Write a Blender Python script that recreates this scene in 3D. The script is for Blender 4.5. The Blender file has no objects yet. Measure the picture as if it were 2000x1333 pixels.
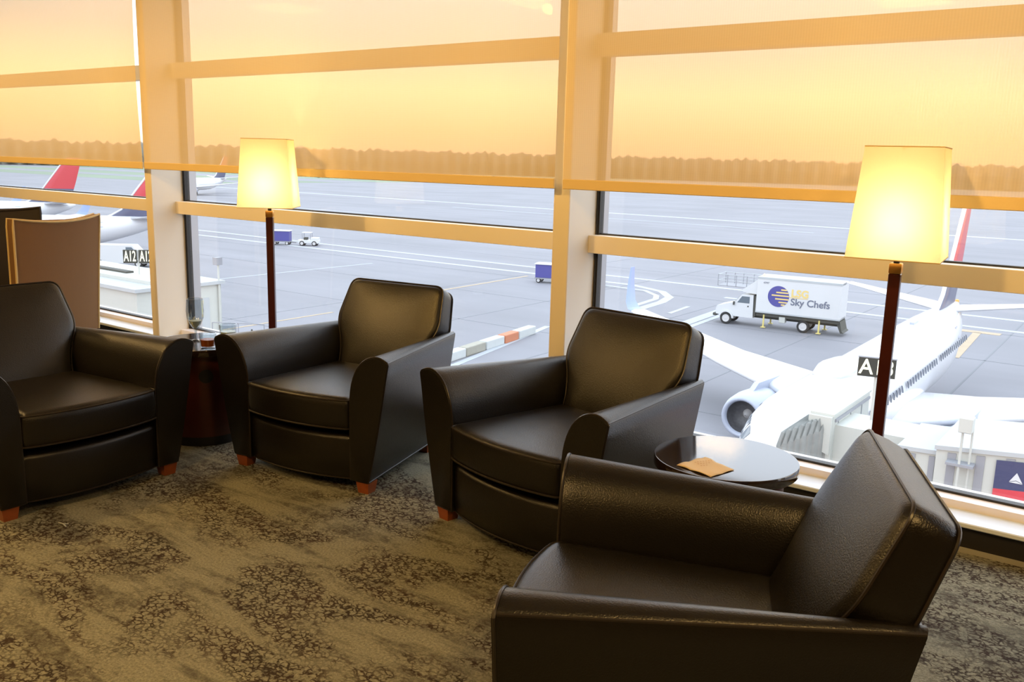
import bpy, bmesh, math, random
from mathutils import Vector, Matrix
S = bpy.context.scene
C = S.collection
random.seed(7)
PI = math.pi

# ------------------------------------------------------------------ camera
EYE = 1.55
cam_data = bpy.data.cameras.new('camera')
cam = bpy.data.objects.new('camera', cam_data)
C.objects.link(cam)
yaw, pitch, roll, F = 0.6304, 0.1987, 0.0266, 1760.5
fw = Vector((-math.sin(yaw)*math.cos(pitch), math.cos(yaw)*math.cos(pitch), -math.sin(pitch)))
rt = Vector((math.cos(yaw), math.sin(yaw), 0))
up = rt.cross(fw)
r2 = rt*math.cos(roll) + up*math.sin(roll)
u2 = -rt*math.sin(roll) + up*math.cos(roll)
cam.matrix_world = Matrix(((r2.x, u2.x, -fw.x, 0), (r2.y, u2.y, -fw.y, 0), (r2.z, u2.z, -fw.z, EYE), (0, 0, 0, 1)))
cam_data.sensor_width = 36
cam_data.lens = 36*F/2000
cam_data.clip_end = 6000
cam_data.clip_start = 0.05
S.camera = cam

# ------------------------------------------------------------------ view + sky
S.view_settings.view_transform = 'Standard'
S.view_settings.look = 'None'
S.view_settings.exposure = 0.0
S.view_settings.gamma = 1.0
S.view_settings.use_curve_mapping = False
W = bpy.data.worlds.new('dusk_sky')
S.world = W
W.use_nodes = True
nt = W.node_tree
nt.nodes.clear()
wo = nt.nodes.new('ShaderNodeOutputWorld')
bg = nt.nodes.new('ShaderNodeBackground')
tc = nt.nodes.new('ShaderNodeTexCoord')
sp = nt.nodes.new('ShaderNodeSeparateXYZ')
cr = nt.nodes.new('ShaderNodeValToRGB')
nt.links.new(tc.outputs['Generated'], sp.inputs[0])
nt.links.new(sp.outputs['Z'], cr.inputs[0])
nt.links.new(cr.outputs[0], bg.inputs[0])
nt.links.new(bg.outputs[0], wo.inputs[0])
SKY = [(0.0, (0.84, 0.50, 0.34)), (0.03, (0.92, 0.66, 0.42)), (0.07, (1.0, 0.90, 0.62)), (0.12, (0.72, 0.72, 0.72)),
       (0.20, (0.80, 0.86, 0.96)), (0.40, (0.88, 0.94, 1.0)), (1.0, (0.86, 0.92, 1.0))]
els = cr.color_ramp.elements
els[0].position, els[0].color = SKY[0][0], (*SKY[0][1], 1)
els[1].position, els[1].color = SKY[-1][0], (*SKY[-1][1], 1)
for p, c in SKY[1:-1]:
    e = els.new(p)
    e.color = (*c, 1)
bg.inputs['Strength'].default_value = 3.0

# ------------------------------------------------------------------ materials
def mat(name, color, rough=0.5, metal=0.0, spec=0.5, coat=0.0, bump=None, mottled=None, emit=None, trans=0.0):
    m = bpy.data.materials.new(name)
    m.use_nodes = True
    n = m.node_tree.nodes
    l = m.node_tree.links
    b = n['Principled BSDF']
    b.inputs['Base Color'].default_value = (*color, 1)
    b.inputs['Roughness'].default_value = rough
    b.inputs['Metallic'].default_value = metal
    b.inputs['Specular IOR Level'].default_value = spec
    b.inputs['Coat Weight'].default_value = coat
    b.inputs['Coat Roughness'].default_value = 0.08
    if trans:
        b.inputs['Transmission Weight'].default_value = trans
    t = n.new('ShaderNodeTexCoord')
    if mottled:
        sc, amt = mottled
        no = n.new('ShaderNodeTexNoise')
        no.inputs['Scale'].default_value = sc
        no.inputs['Detail'].default_value = 6
        l.new(t.outputs['Object'], no.inputs['Vector'])
        mx = n.new('ShaderNodeMixRGB')
        mx.blend_type = 'MIX'
        mx.inputs[1].default_value = (*[c*(1-amt) for c in color], 1)
        mx.inputs[2].default_value = (*[min(1, c*(1+amt)) for c in color], 1)
        l.new(no.outputs['Fac'], mx.inputs[0])
        l.new(mx.outputs[0], b.inputs['Base Color'])
    if bump:
        sc, st = bump
        no = n.new('ShaderNodeTexNoise')
        no.inputs['Scale'].default_value = sc
        no.inputs['Detail'].default_value = 4
        l.new(t.outputs['Object'], no.inputs['Vector'])
        bp = n.new('ShaderNodeBump')
        bp.inputs['Strength'].default_value = st
        bp.inputs['Distance'].default_value = 0.002
        l.new(no.outputs['Fac'], bp.inputs['Height'])
        l.new(bp.outputs[0], b.inputs['Normal'])
    if emit:
        b.inputs['Emission Color'].default_value = (*emit[0], 1)
        b.inputs['Emission Strength'].default_value = emit[1]
    return m

M = {}
M['leather'] = mat('dark_brown_leather', (0.0065, 0.005, 0.004), 0.30, spec=0.55, bump=(230, 0.5))
M['piping'] = mat('leather_piping', (0.018, 0.013, 0.010), 0.34, spec=0.55)
M['cherry_foot'] = mat('cherry_wood_foot', (0.28, 0.07, 0.02), 0.35, mottled=(30, 0.3))
M['cherry'] = mat('cherry_veneer', (0.065, 0.012, 0.006), 0.3, spec=0.5, mottled=(12, 0.3))
M['pole_wood'] = mat('dark_cherry_pole', (0.05, 0.008, 0.006), 0.3, mottled=(14, 0.25))
M['tabletop'] = mat('polished_dark_top', (0.018, 0.010, 0.008), 0.09, spec=0.9, coat=0.3)
M['black'] = mat('black_plinth', (0.008, 0.007, 0.007), 0.5)
M['frame'] = mat('cream_painted_metal', (0.78, 0.72, 0.63), 0.45, bump=(400, 0.05))
M['gasket'] = mat('black_gasket', (0.02, 0.02, 0.022), 0.5)
M['alu'] = mat('grey_aluminium', (0.45, 0.46, 0.5), 0.35, metal=0.6)
M['sill'] = mat('white_sill', (0.70, 0.79, 0.92), 0.3, mottled=(3, 0.03))
M['sill_frame'] = mat('pale_sill_frame', (0.84, 0.80, 0.82), 0.35)
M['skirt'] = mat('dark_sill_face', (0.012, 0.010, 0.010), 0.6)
M['wall'] = mat('warm_wall', (0.16, 0.12, 0.08), 0.8)
M['ceil'] = mat('ceiling_tile', (0.7, 0.66, 0.58), 0.9)
M['brass'] = mat('brass', (0.75, 0.42, 0.12), 0.3, metal=0.9)
M['beige'] = mat('beige_upholstery', (0.19, 0.095, 0.035), 0.85, bump=(500, 0.4))
M['welt'] = mat('beige_welt', (0.62, 0.46, 0.22), 0.8)
M['darkfab'] = mat('dark_brown_upholstery', (0.02, 0.014, 0.012), 0.8)
M['white_paint'] = mat('white_paint', (0.60, 0.62, 0.64), 0.35, mottled=(0.6, 0.04))
M['airliner_white'] = mat('airliner_white', (0.64, 0.66, 0.70), 0.22, coat=0.4, mottled=(0.3, 0.02))
M['airliner_grey'] = mat('airliner_grey', (0.40, 0.44, 0.54), 0.3)
M['winglet_blue'] = mat('winglet_blue', (0.24, 0.31, 0.55), 0.3)
M['navy'] = mat('navy_paint', (0.045, 0.055, 0.13), 0.3)
M['red'] = mat('red_paint', (0.55, 0.05, 0.07), 0.35)
M['dark_glass'] = mat('dark_glazing', (0.12, 0.15, 0.18), 0.08, spec=0.8)
M['cabin_window'] = mat('cabin_window', (0.16, 0.18, 0.22), 0.2)
M['engine_dark'] = mat('intake_dark', (0.10, 0.10, 0.11), 0.4, mottled=(8, 0.4))
M['tyre'] = mat('tyre_rubber', (0.03, 0.03, 0.03), 0.8)
M['hub'] = mat('wheel_hub', (0.55, 0.55, 0.56), 0.4)
M['chassis'] = mat('chassis', (0.07, 0.07, 0.06), 0.7)
M['yellow'] = mat('yellow_paint', (0.70, 0.60, 0.22), 0.5)
M['orange_block'] = mat('orange_paint', (0.50, 0.19, 0.10), 0.7, mottled=(3, 0.1))
M['white_block'] = mat('white_block_paint', (0.50, 0.53, 0.53), 0.7, mottled=(3, 0.1))
M['stone_block'] = mat('bare_concrete', (0.33, 0.32, 0.27), 0.8, mottled=(3, 0.15))
M['logo_blue'] = mat('logo_blue', (0.07, 0.07, 0.28), 0.5)
M['logo_gold'] = mat('logo_gold', (0.72, 0.55, 0.20), 0.5)
M['logo_grey'] = mat('logo_grey', (0.14, 0.16, 0.22), 0.5)
M['bridge'] = mat('bridge_panel', (0.50, 0.52, 0.49), 0.5, mottled=(1.2, 0.05))
M['bridge_rib'] = mat('bridge_rib', (0.28, 0.29, 0.32), 0.6)
M['bridge_roof'] = mat('bridge_roof', (0.42, 0.45, 0.47), 0.6, mottled=(0.9, 0.08))
M['bellows'] = mat('grey_bellows', (0.27, 0.28, 0.27), 0.8, mottled=(2.5, 0.3))
M['sign_black'] = mat('sign_black', (0.03, 0.035, 0.03), 0.5)
M['sign_letter'] = mat('sign_letter', (0.9, 0.9, 0.7), 0.5, emit=((1.0, 1.0, 0.66), 0.9))
M['line_white'] = mat('road_paint_white', (0.38, 0.41, 0.45), 0.7, mottled=(0.8, 0.12))
M['line_yellow'] = mat('road_paint_yellow', (0.40, 0.32, 0.22), 0.7, mottled=(0.8, 0.12))
M['line_dark'] = mat('slab_joint', (0.20, 0.21, 0.23), 0.9)
M['napkin'] = mat('kraft_napkin', (0.80, 0.62, 0.38), 0.8, bump=(150, 0.3))
M['napkin_print'] = mat('napkin_print', (0.62, 0.36, 0.18), 0.8)
M['whiskey'] = mat('amber_drink', (0.45, 0.10, 0.015), 0.1)
M['water'] = mat('pale_drink', (0.65, 0.75, 0.76), 0.1)
M['tree'] = mat('hazed_far_trees', (0.20, 0.19, 0.16), 0.95, mottled=(0.05, 0.3))  # distance haze is put into the colour by lightening it
M['grass'] = mat('far_grass', (0.20, 0.25, 0.18), 0.95, mottled=(0.01, 0.25))
M['bulb'] = mat('bulb_glow', (1, 1, 1), 0.5, emit=((1.0, 0.78, 0.40), 30))
M['beacon'] = mat('red_beacon', (1, 0.2, 0.15), 0.5, emit=((1.0, 0.25, 0.2), 4))
M['amber'] = mat('amber_beacon', (1, 0.6, 0.2), 0.5, emit=((1.0, 0.6, 0.2), 2.5))
M['amber_lens'] = mat('amber_lens', (0.9, 0.4, 0.1), 0.4)
M['lens'] = mat('ceiling_lens', (1, 0.9, 0.7), 0.5, emit=((1.0, 0.75, 0.42), 3.0))

def shader(name):
    m = bpy.data.materials.new(name)
    m.use_nodes = True
    m.node_tree.nodes.clear()
    return m, m.node_tree.nodes, m.node_tree.links

# window glass: thin, reflects by fresnel, lets everything else straight through
def make_glass(name, tint, refl=1.0):
    m, n, l = shader(name)
    o = n.new('ShaderNodeOutputMaterial')
    mx = n.new('ShaderNodeMixShader')
    ge = n.new('ShaderNodeNewGeometry')
    dt = n.new('ShaderNodeVectorMath')
    dt.operation = 'DOT_PRODUCT'
    l.new(ge.outputs['Incoming'], dt.inputs[0])
    l.new(ge.outputs['Normal'], dt.inputs[1])
    def op(kind, a, b=None):
        x = n.new('ShaderNodeMath')
        x.operation = kind
        for i, q in enumerate((a, b)):
            if q is None:
                continue
            if isinstance(q, (int, float)):
                x.inputs[i].default_value = q
            else:
                l.new(q, x.inputs[i])
        return x.outputs[0]
    ab = op('ABSOLUTE', dt.outputs['Value'])
    sch = op('ADD', op('MULTIPLY', op('POWER', op('SUBTRACT', 1.0, ab), 5.0), 0.92), 0.04)
    fac = op('MULTIPLY', sch, refl)
    tr = n.new('ShaderNodeBsdfTransparent')
    tr.inputs[0].default_value = (*tint, 1)
    gl = n.new('ShaderNodeBsdfGlossy')
    gl.inputs['Roughness'].default_value = 0.0
    l.new(fac, mx.inputs[0])
    l.new(tr.outputs[0], mx.inputs[1])
    l.new(gl.outputs[0], mx.inputs[2])
    l.new(mx.outputs[0], o.inputs[0])
    return m
M['glass'] = make_glass('window_glass', (0.97, 0.985, 1.0))
M['tumbler'] = make_glass('drinking_glass', (0.90, 0.93, 0.94), 2.2)

# roller shade: open weave screen cloth
def make_screen():
    m, n, l = shader('screen_cloth')
    o = n.new('ShaderNodeOutputMaterial')
    t = n.new('ShaderNodeTexCoord')
    wv = n.new('ShaderNodeTexWave')
    wv.wave_type = 'BANDS'
    wv.bands_direction = 'X'
    wv.inputs['Scale'].default_value = 27
    wv.inputs['Distortion'].default_value = 0.6
    wv.inputs['Detail'].default_value = 1
    l.new(t.outputs['Object'], wv.inputs['Vector'])
    w2 = n.new('ShaderNodeTexWave')
    w2.bands_direction = 'Z'
    w2.inputs['Scale'].default_value = 60
    w2.inputs['Distortion'].default_value = 1.5
    l.new(t.outputs['Object'], w2.inputs['Vector'])
    ad = n.new('ShaderNodeMath')
    ad.operation = 'ADD'
    l.new(wv.outputs['Fac'], ad.inputs[0])
    l.new(w2.outputs['Fac'], ad.inputs[1])
    mr = n.new('ShaderNodeMapRange')
    mr.inputs['From Max'].default_value = 2.0
    mr.inputs['To Min'].default_value = 0.20
    mr.inputs['To Max'].default_value = 0.27
    l.new(ad.outputs[0], mr.inputs[0])
    tr = n.new('ShaderNodeBsdfTransparent')
    tr.inputs[0].default_value = (1.0, 0.94, 0.80, 1)
    df = n.new('ShaderNodeBsdfDiffuse')
    df.inputs[0].default_value = (0.80, 0.66, 0.42, 1)
    tl = n.new('ShaderNodeBsdfTranslucent')
    tl.inputs[0].default_value = (0.50, 0.40, 0.26, 1)
    m1 = n.new('ShaderNodeMixShader')
    m1.inputs[0].default_value = 0.22
    m2 = n.new('ShaderNodeMixShader')
    l.new(df.outputs[0], m1.inputs[1])
    l.new(tl.outputs[0], m1.inputs[2])
    l.new(mr.outputs[0], m2.inputs[0])
    l.new(m1.outputs[0], m2.inputs[1])
    l.new(tr.outputs[0], m2.inputs[2])
    l.new(m2.outputs[0], o.inputs[0])
    return m
M['screen'] = make_screen()
M['hem'] = mat('shade_hem', (0.72, 0.56, 0.30), 0.8)

def make_lampshade():
    m, n, l = shader('lampshade_cloth')
    o = n.new('ShaderNodeOutputMaterial')
    df = n.new('ShaderNodeBsdfDiffuse')
    df.inputs[0].default_value = (0.82, 0.74, 0.50, 1)
    tl = n.new('ShaderNodeBsdfTranslucent')
    tl.inputs[0].default_value = (0.86, 0.77, 0.48, 1)
    mx = n.new('ShaderNodeMixShader')
    mx.inputs[0].default_value = 0.78
    l.new(df.outputs[0], mx.inputs[1])
    l.new(tl.outputs[0], mx.inputs[2])
    l.new(mx.outputs[0], o.inputs[0])
    return m
M['lampshade'] = make_lampshade()

def make_carpet():
    m = bpy.data.materials.new('patterned_carpet')
    m.use_nodes = True
    n, l = m.node_tree.nodes, m.node_tree.links
    b = n['Principled BSDF']
    b.inputs['Roughness'].default_value = 0.95
    b.inputs['Specular IOR Level'].default_value = 0.1
    t = n.new('ShaderNodeTexCoord')
    def mapping(sx, sy, loc=(0, 0, 0)):
        mp = n.new('ShaderNodeMapping')
        mp.inputs['Scale'].default_value = (sx, sy, 1)
        mp.inputs['Location'].default_value = loc
        l.new(t.outputs['Object'], mp.inputs['Vector'])
        return mp.outputs[0]
    def noise(vec, sc, det=4, rough=0.6, dist=0.0):
        x = n.new('ShaderNodeTexNoise')
        x.inputs['Scale'].default_value = sc
        x.inputs['Detail'].default_value = det
        x.inputs['Roughness'].default_value = rough
        x.inputs['Distortion'].default_value = dist
        l.new(vec, x.inputs['Vector'])
        return x.outputs['Fac']
    def ramp(f, a, bb, lo=0.0, hi=1.0):
        r = n.new('ShaderNodeMapRange')
        r.inputs['From Min'].default_value = a
        r.inputs['From Max'].default_value = bb
        r.inputs['To Min'].default_value = lo
        r.inputs['To Max'].default_value = hi
        l.new(f, r.inputs[0])
        return r.outputs[0]
    def mul(a, bb):
        x = n.new('ShaderNodeMath')
        x.operation = 'MULTIPLY'
        l.new(a, x.inputs[0])
        l.new(bb, x.inputs[1])
        return x.outputs[0]
    def mix(f, c1, c2):
        x = n.new('ShaderNodeMixRGB')
        l.new(f, x.inputs[0])
        for i, c in ((1, c1), (2, c2)):
            if isinstance(c, tuple):
                x.inputs[i].default_value = (*c, 1)
            else:
                l.new(c, x.inputs[i])
        return x.outputs[0]
    base = mix(ramp(noise(mapping(1, 1), 110, 3, 0.8), 0.3, 0.7), (0.135, 0.135, 0.103), (0.355, 0.345, 0.26))
    streak = ramp(noise(mapping(0.9, 5.0, (3, 1, 0)), 1.6, 5, 0.65, 0.4), 0.50, 0.60)
    streak = mul(streak, ramp(noise(mapping(1, 1), 26, 4, 0.7), 0.36, 0.62, 0.25, 1.0))
    c = mix(mul(streak, ramp(noise(mapping(1, 1), 3, 1), 0, 1, 0.75, 0.75)), base, (0.062, 0.054, 0.044))
    # crackle cells
    vo = n.new('ShaderNodeTexVoronoi')
    vo.feature = 'DISTANCE_TO_EDGE'
    vo.inputs['Scale'].default_value = 47
    wob = n.new('ShaderNodeTexNoise')
    wob.inputs['Scale'].default_value = 30
    l.new(t.outputs['Object'], wob.inputs['Vector'])
    va = n.new('ShaderNodeMixRGB')
    va.blend_type = 'ADD'
    va.inputs[0].default_value = 0.035
    l.new(mapping(0.8, 1.15), va.inputs[1])
    l.new(wob.outputs['Color'], va.inputs[2])
    l.new(va.outputs[0], vo.inputs['Vector'])
    crack = ramp(vo.outputs['Distance'], 0.07, 0.20, 1.0, 0.0)
    crack = mul(crack, ramp(noise(mapping(1, 1), 26, 4, 0.7), 0.38, 0.50))
    zone = ramp(noise(mapping(0.8, 1.8, (0.4, 5.2, 0)), 1.9, 4, 0.6, 0.8), 0.43, 0.54)
    crack = mul(crack, zone)
    dark = mix(noise(mapping(1, 1), 5, 2), (0.016, 0.017, 0.014), (0.055, 0.026, 0.020))
    c = mix(mul(crack, ramp(noise(mapping(1, 1), 3, 1), 0, 1, 0.94, 0.94)), c, dark)
    l.new(c, b.inputs['Base Color'])
    bp = n.new('ShaderNodeBump')
    bp.inputs['Strength'].default_value = 0.6
    bp.inputs['Distance'].default_value = 0.004
    l.new(noise(mapping(1, 1), 260, 2), bp.inputs['Height'])
    l.new(bp.outputs[0], b.inputs['Normal'])
    return m
M['carpet'] = make_carpet()

def make_apron():
    m = bpy.data.materials.new('apron_concrete')
    m.use_nodes = True
    n, l = m.node_tree.nodes, m.node_tree.links
    b = n['Principled BSDF']
    b.inputs['Roughness'].default_value = 0.75
    b.inputs['Specular IOR Level'].default_value = 0.35
    t = n.new('ShaderNodeTexCoord')
    a = n.new('ShaderNodeTexNoise')
    a.inputs['Scale'].default_value = 0.06
    a.inputs['Detail'].default_value = 8
    l.new(t.outputs['Object'], a.inputs['Vector'])
    mp = n.new('ShaderNodeMapping')
    mp.inputs['Scale'].default_value = (0.02, 0.25, 1)
    l.new(t.outputs['Object'], mp.inputs['Vector'])
    s = n.new('ShaderNodeTexNoise')
    s.inputs['Scale'].default_value = 1.0
    s.inputs['Detail'].default_value = 5
    l.new(mp.outputs[0], s.inputs['Vector'])
    ad = n.new('ShaderNodeMath')
    ad.operation = 'ADD'
    l.new(a.outputs['Fac'], ad.inputs[0])
    l.new(s.outputs['Fac'], ad.inputs[1])
    r = n.new('ShaderNodeValToRGB')
    r.color_ramp.elements[0].position = 0.3
    r.color_ramp.elements[0].color = (0.188, 0.190, 0.210, 1)
    r.color_ramp.elements[1].position = 0.75
    r.color_ramp.elements[1].color = (0.265, 0.267, 0.297, 1)
    hf = n.new('ShaderNodeMath')
    hf.operation = 'MULTIPLY'
    hf.inputs[1].default_value = 0.5
    l.new(ad.outputs[0], hf.inputs[0])
    l.new(hf.outputs[0], r.inputs[0])
    l.new(r.outputs[0], b.inputs['Base Color'])
    return m
M['apron'] = make_apron()

def make_fin():
    # navy fin with a red band across its upper part
    m = bpy.data.materials.new('navy_and_red_fin')
    m.use_nodes = True
    n, l = m.node_tree.nodes, m.node_tree.links
    b = n['Principled BSDF']
    b.inputs['Roughness'].default_value = 0.3
    t = n.new('ShaderNodeTexCoord')
    s = n.new('ShaderNodeSeparateXYZ')
    l.new(t.outputs['Object'], s.inputs[0])
    r = n.new('ShaderNodeValToRGB')
    r.color_ramp.interpolation = 'CONSTANT'
    r.color_ramp.elements[0].color = (0.09, 0.10, 0.17, 1)
    r.color_ramp.elements[1].position = 0.42
    r.color_ramp.elements[1].color = (0.50, 0.05, 0.07, 1)
    mr = n.new('ShaderNodeMapRange')
    mr.inputs['From Min'].default_value = 4
    mr.inputs['From Max'].default_value = 12
    l.new(s.outputs['Z'], mr.inputs[0])
    l.new(mr.outputs[0], r.inputs[0])
    l.new(r.outputs[0], b.inputs['Base Color'])
    return m
M['fin'] = make_fin()

# ------------------------------------------------------------------ helpers
def mesh_obj(name, verts, faces, material, parent=None, smooth=False, mats=None, fmat=None, autosmooth=None):
    me = bpy.data.meshes.new(name)
    me.from_pydata([tuple(v) for v in verts], [], [tuple(f) for f in faces])
    me.update()
    for mm in (mats or [material]):
        me.materials.append(M[mm] if isinstance(mm, str) else mm)
    if fmat:
        for i, p in enumerate(me.polygons):
            p.material_index = fmat[i]
    bm = bmesh.new()
    bm.from_mesh(me)
    bmesh.ops.recalc_face_normals(bm, faces=bm.faces)
    bm.to_mesh(me)
    bm.free()
    if smooth:
        for p in me.polygons:
            p.use_smooth = True
        if autosmooth:
            me.set_sharp_from_angle(angle=math.radians(autosmooth))
    o = bpy.data.objects.new(name, me)
    C.objects.link(o)
    if parent:
        o.parent = parent
    return o

class MB:
    def __init__(s):
        s.v, s.f = [], []
    def add(s, v, f):
        k = len(s.v)
        s.v += [Vector(a) for a in v]
        s.f += [tuple(i+k for i in q) for q in f]
        return s
    def box(s, x0, x1, y0, y1, z0, z1, T=None):
        v = [(x, y, z) for z in (z0, z1) for y in (y0, y1) for x in (x0, x1)]
        if T:
            v = [T(*a) for a in v]
        return s.add(v, [(0, 1, 3, 2), (4, 6, 7, 5), (0, 4, 5, 1), (2, 3, 7, 6), (0, 2, 6, 4), (1, 5, 7, 3)])
    def rbox(s, x0, x1, y0, y1, z0, z1, r=0.01, seg=2):
        bm = bmesh.new()
        vs = [bm.verts.new((x, y, z)) for z in (z0, z1) for y in (y0, y1) for x in (x0, x1)]
        for q in [(0, 1, 3, 2), (4, 6, 7, 5), (0, 4, 5, 1), (2, 3, 7, 6), (0, 2, 6, 4), (1, 5, 7, 3)]:
            bm.faces.new([vs[i] for i in q])
        bmesh.ops.bevel(bm, geom=bm.edges[:], offset=r, segments=seg, affect='EDGES', profile=0.5)
        bm.verts.index_update()
        s.add([v.co.copy() for v in bm.verts], [[v.index for v in f.verts] for f in bm.faces])
        bm.free()
        return s
    def tube(s, pts, r, n=8, closed=False):
        pts = [Vector(p) for p in pts]
        rs = r if isinstance(r, (list, tuple)) else [r]*len(pts)
        rings = []
        N = len(pts)
        prev = None
        for i, p in enumerate(pts):
            a = pts[(i-1) % N] if (closed or i > 0) else p
            b = pts[(i+1) % N] if (closed or i < N-1) else p
            t = (b-a)
            if t.length < 1e-9:
                t = Vector((0, 0, 1))
            t.normalize()
            if prev is None:
                q = Vector((0, 0, 1)) if abs(t.z) < 0.9 else Vector((1, 0, 0))
            else:
                q = prev
            u = (q - t*q.dot(t)).normalized()
            prev = u
            w = t.cross(u)
            rings.append([p + (u*math.cos(2*PI*k/n) + w*math.sin(2*PI*k/n))*rs[i] for k in range(n)])
        v = [x for rg in rings for x in rg]
        f = []
        for i in range(N if closed else N-1):
            j = (i+1) % N
            for k in range(n):
                f.append((i*n+k, i*n+(k+1) % n, j*n+(k+1) % n, j*n+k))
        if not closed:
            f.append(tuple(range(n))[::-1])
            f.append(tuple((N-1)*n+k for k in range(n)))
        return s.add(v, f)
    def lathe(s, prof, n=32, cx=0, cy=0, cap=True, axis='z'):
        v = []
        for r, z in prof:
            for k in range(n):
                a = 2*PI*k/n
                if axis == 'z':
                    v.append((cx+r*math.cos(a), cy+r*math.sin(a), z))
                elif axis == 'x':
                    v.append((z, cx+r*math.cos(a), cy+r*math.sin(a)))
                else:
                    v.append((cx+r*math.cos(a), z, cy+r*math.sin(a)))
        f = []
        for i in range(len(prof)-1):
            for k in range(n):
                f.append((i*n+k, i*n+(k+1) % n, (i+1)*n+(k+1) % n, (i+1)*n+k))
        if cap:
            f.append(tuple(range(n))[::-1])
            f.append(tuple((len(prof)-1)*n+k for k in range(n)))
        return s.add(v, f)
    def prism(s, poly, a, b, T):
        # poly of (u, v); T(u, v, w) gives xyz; w runs a..b
        n = len(poly)
        v = [T(u, w_, a) for u, w_ in poly] + [T(u, w_, b) for u, w_ in poly]
        f = [tuple(range(n))[::-1], tuple(range(n, 2*n))]
        f += [(i, (i+1) % n, n+(i+1) % n, n+i) for i in range(n)]
        return s.add(v, f)
    def build(s, name, material, parent=None, smooth=False, autosmooth=35):
        return mesh_obj(name, s.v, s.f, material, parent, smooth, autosmooth=autosmooth if smooth else None)

def loft(rings, cap=True, closed=True):
    n = len(rings[0])
    v = [Vector(p) for r in rings for p in r]
    f = []
    for i in range(len(rings)-1):
        for k in range(n if closed else n-1):
            f.append((i*n+k, i*n+(k+1) % n, (i+1)*n+(k+1) % n, (i+1)*n+k))
    if cap:
        f.append(tuple(range(n))[::-1])
        f.append(tuple((len(rings)-1)*n+k for k in range(n)))
    return v, f

def tag(o, label=None, cat=None, group=None, kind=None):
    if label: o['label'] = label
    if cat: o['category'] = cat
    if group: o['group'] = group
    if kind: o['kind'] = kind
    return o
def thing(name, label, cat, loc=(0, 0, 0), rz=0, group=None):
    o = bpy.data.objects.new(name, None)
    C.objects.link(o)
    o.location = loc
    o.rotation_euler = (0, 0, rz)
    return tag(o, label, cat, group)
def struct(o):
    o['kind'] = 'structure'
    return o
def copy_tree(o, parent=None, skip=()):
    c = o.copy()
    C.objects.link(c)
    c.parent = parent
    for ch in list(o.children):
        if ch.name.split('.')[0] not in skip:
            copy_tree(ch, c, skip)
    return c
def text_mesh(txt, size, material, name, parent, loc, rot, depth=0.01, bold=0.0, spacing=1.0, align='CENTER'):
    cu = bpy.data.curves.new(name, 'FONT')
    cu.body = txt
    cu.size = size
    cu.extrude = depth
    cu.offset = bold
    cu.space_character = spacing
    cu.align_x = align
    cu.align_y = 'CENTER'
    tmp = bpy.data.objects.new(name, cu)
    C.objects.link(tmp)
    bpy.context.view_layer.update()
    me = bpy.data.meshes.new_from_object(tmp.evaluated_get(bpy.context.evaluated_depsgraph_get()))
    bpy.data.objects.remove(tmp)
    me.materials.clear()
    me.materials.append(M[material])
    o = bpy.data.objects.new(name, me)
    C.objects.link(o)
    o.parent = parent
    o.location = loc
    o.rotation_euler = rot
    return o

# ------------------------------------------------------------------ room
GY = 4.172            # glass plane
PY = 3.893            # room side of the posts
RY = 4.09             # room side of the rails
X0, X1, Y0, H = -11.5, 3.4, -3.6, 3.05
struct(MB().box(X0, X1, Y0, 4.10, -0.05, 0).build('floor', 'carpet'))
struct(MB().box(X0, X1, Y0, 4.40, H, H+0.1).build('ceiling', 'ceil'))
struct(MB().box(X0, X1, Y0-0.1, Y0, 0, H).build('wall_back', 'wall'))
struct(MB().box(X0-0.1, X0, Y0, 4.40, 0, H).build('wall_left', 'wall'))
struct(MB().box(X1, X1+0.1, Y0, 4.40, 0, H).build('wall_right', 'wall'))
struct(MB().box(X0, X1, GY-0.05, GY+0.25, -0.5, 0.12).build('wall_window', 'white_paint'))
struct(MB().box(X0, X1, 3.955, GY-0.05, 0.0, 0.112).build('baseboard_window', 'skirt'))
struct(MB().rbox(X0, X1, 3.927, 4.10, 0.112, 0.134, 0.004, 1).build('trim_1', 'sill'))
struct(MB().box(X0, X1, 4.085, GY+0.03, 0.10, 0.170).build('trim_2', 'sill_frame'))
struct(MB().box(X0, X1, GY-0.012, GY+0.03, 0.170, 0.181).build('trim_3', 'gasket'))
struct(MB().box(X0, X1, 3.945, 3.955, 0.0, 0.02).build('trim_4', 'stone_block'))
POSTS = [(-9.98, -9.895), (-6.291, -6.207), (-2.601, -2.5024), (1.09, 1.19)]
for i, (a, b) in enumerate(POSTS):
    struct(MB().rbox(a, b, PY, GY, 0.11, H, 0.004, 1).build('trim_%d' % (5+i), 'frame'))
    struct(MB().box(a-0.022, a, GY-0.014, GY+0.03, 0.17, H).box(b, b+0.022, GY-0.014, GY+0.03, 0.17, H)
           .box(b+0.008, b+0.014, GY-0.020, GY-0.014, 0.17, H).build('trim_%d' % (15+i), 'gasket'))
    mb = MB().box(a-0.01, b+0.01, GY+0.03, GY+0.10, 0.1, H)
    struct(mb.build('trim_%d' % (25+i), 'alu'))
RAILS = [(1.0752, 1.1691), (2.077, 2.187)]
k = 0
for i in range(3):
    xa, xb = POSTS[i][1], POSTS[i+1][0]
    w = thing('window_%d' % (i+1), None, None)
    struct(w)
    MB().box(xa, xb, GY, GY+0.006, 0.17, 1.10).build('pane', 'glass', w)
    MB().box(xa, xb, GY, GY+0.006, 1.10, 2.12).build('pane', 'glass', w)
    MB().box(xa, xb, GY, GY+0.006, 2.12, H).build('pane', 'glass', w)
    for z0, z1 in RAILS:
        MB().rbox(xa, xb, RY, GY-0.002, z0, z1, 0.002, 1).build('rail', 'frame', w)
        MB().box(xa, xb, GY-0.004, GY+0.03, z1, z1+0.008).build('gasket', 'gasket', w)

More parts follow.
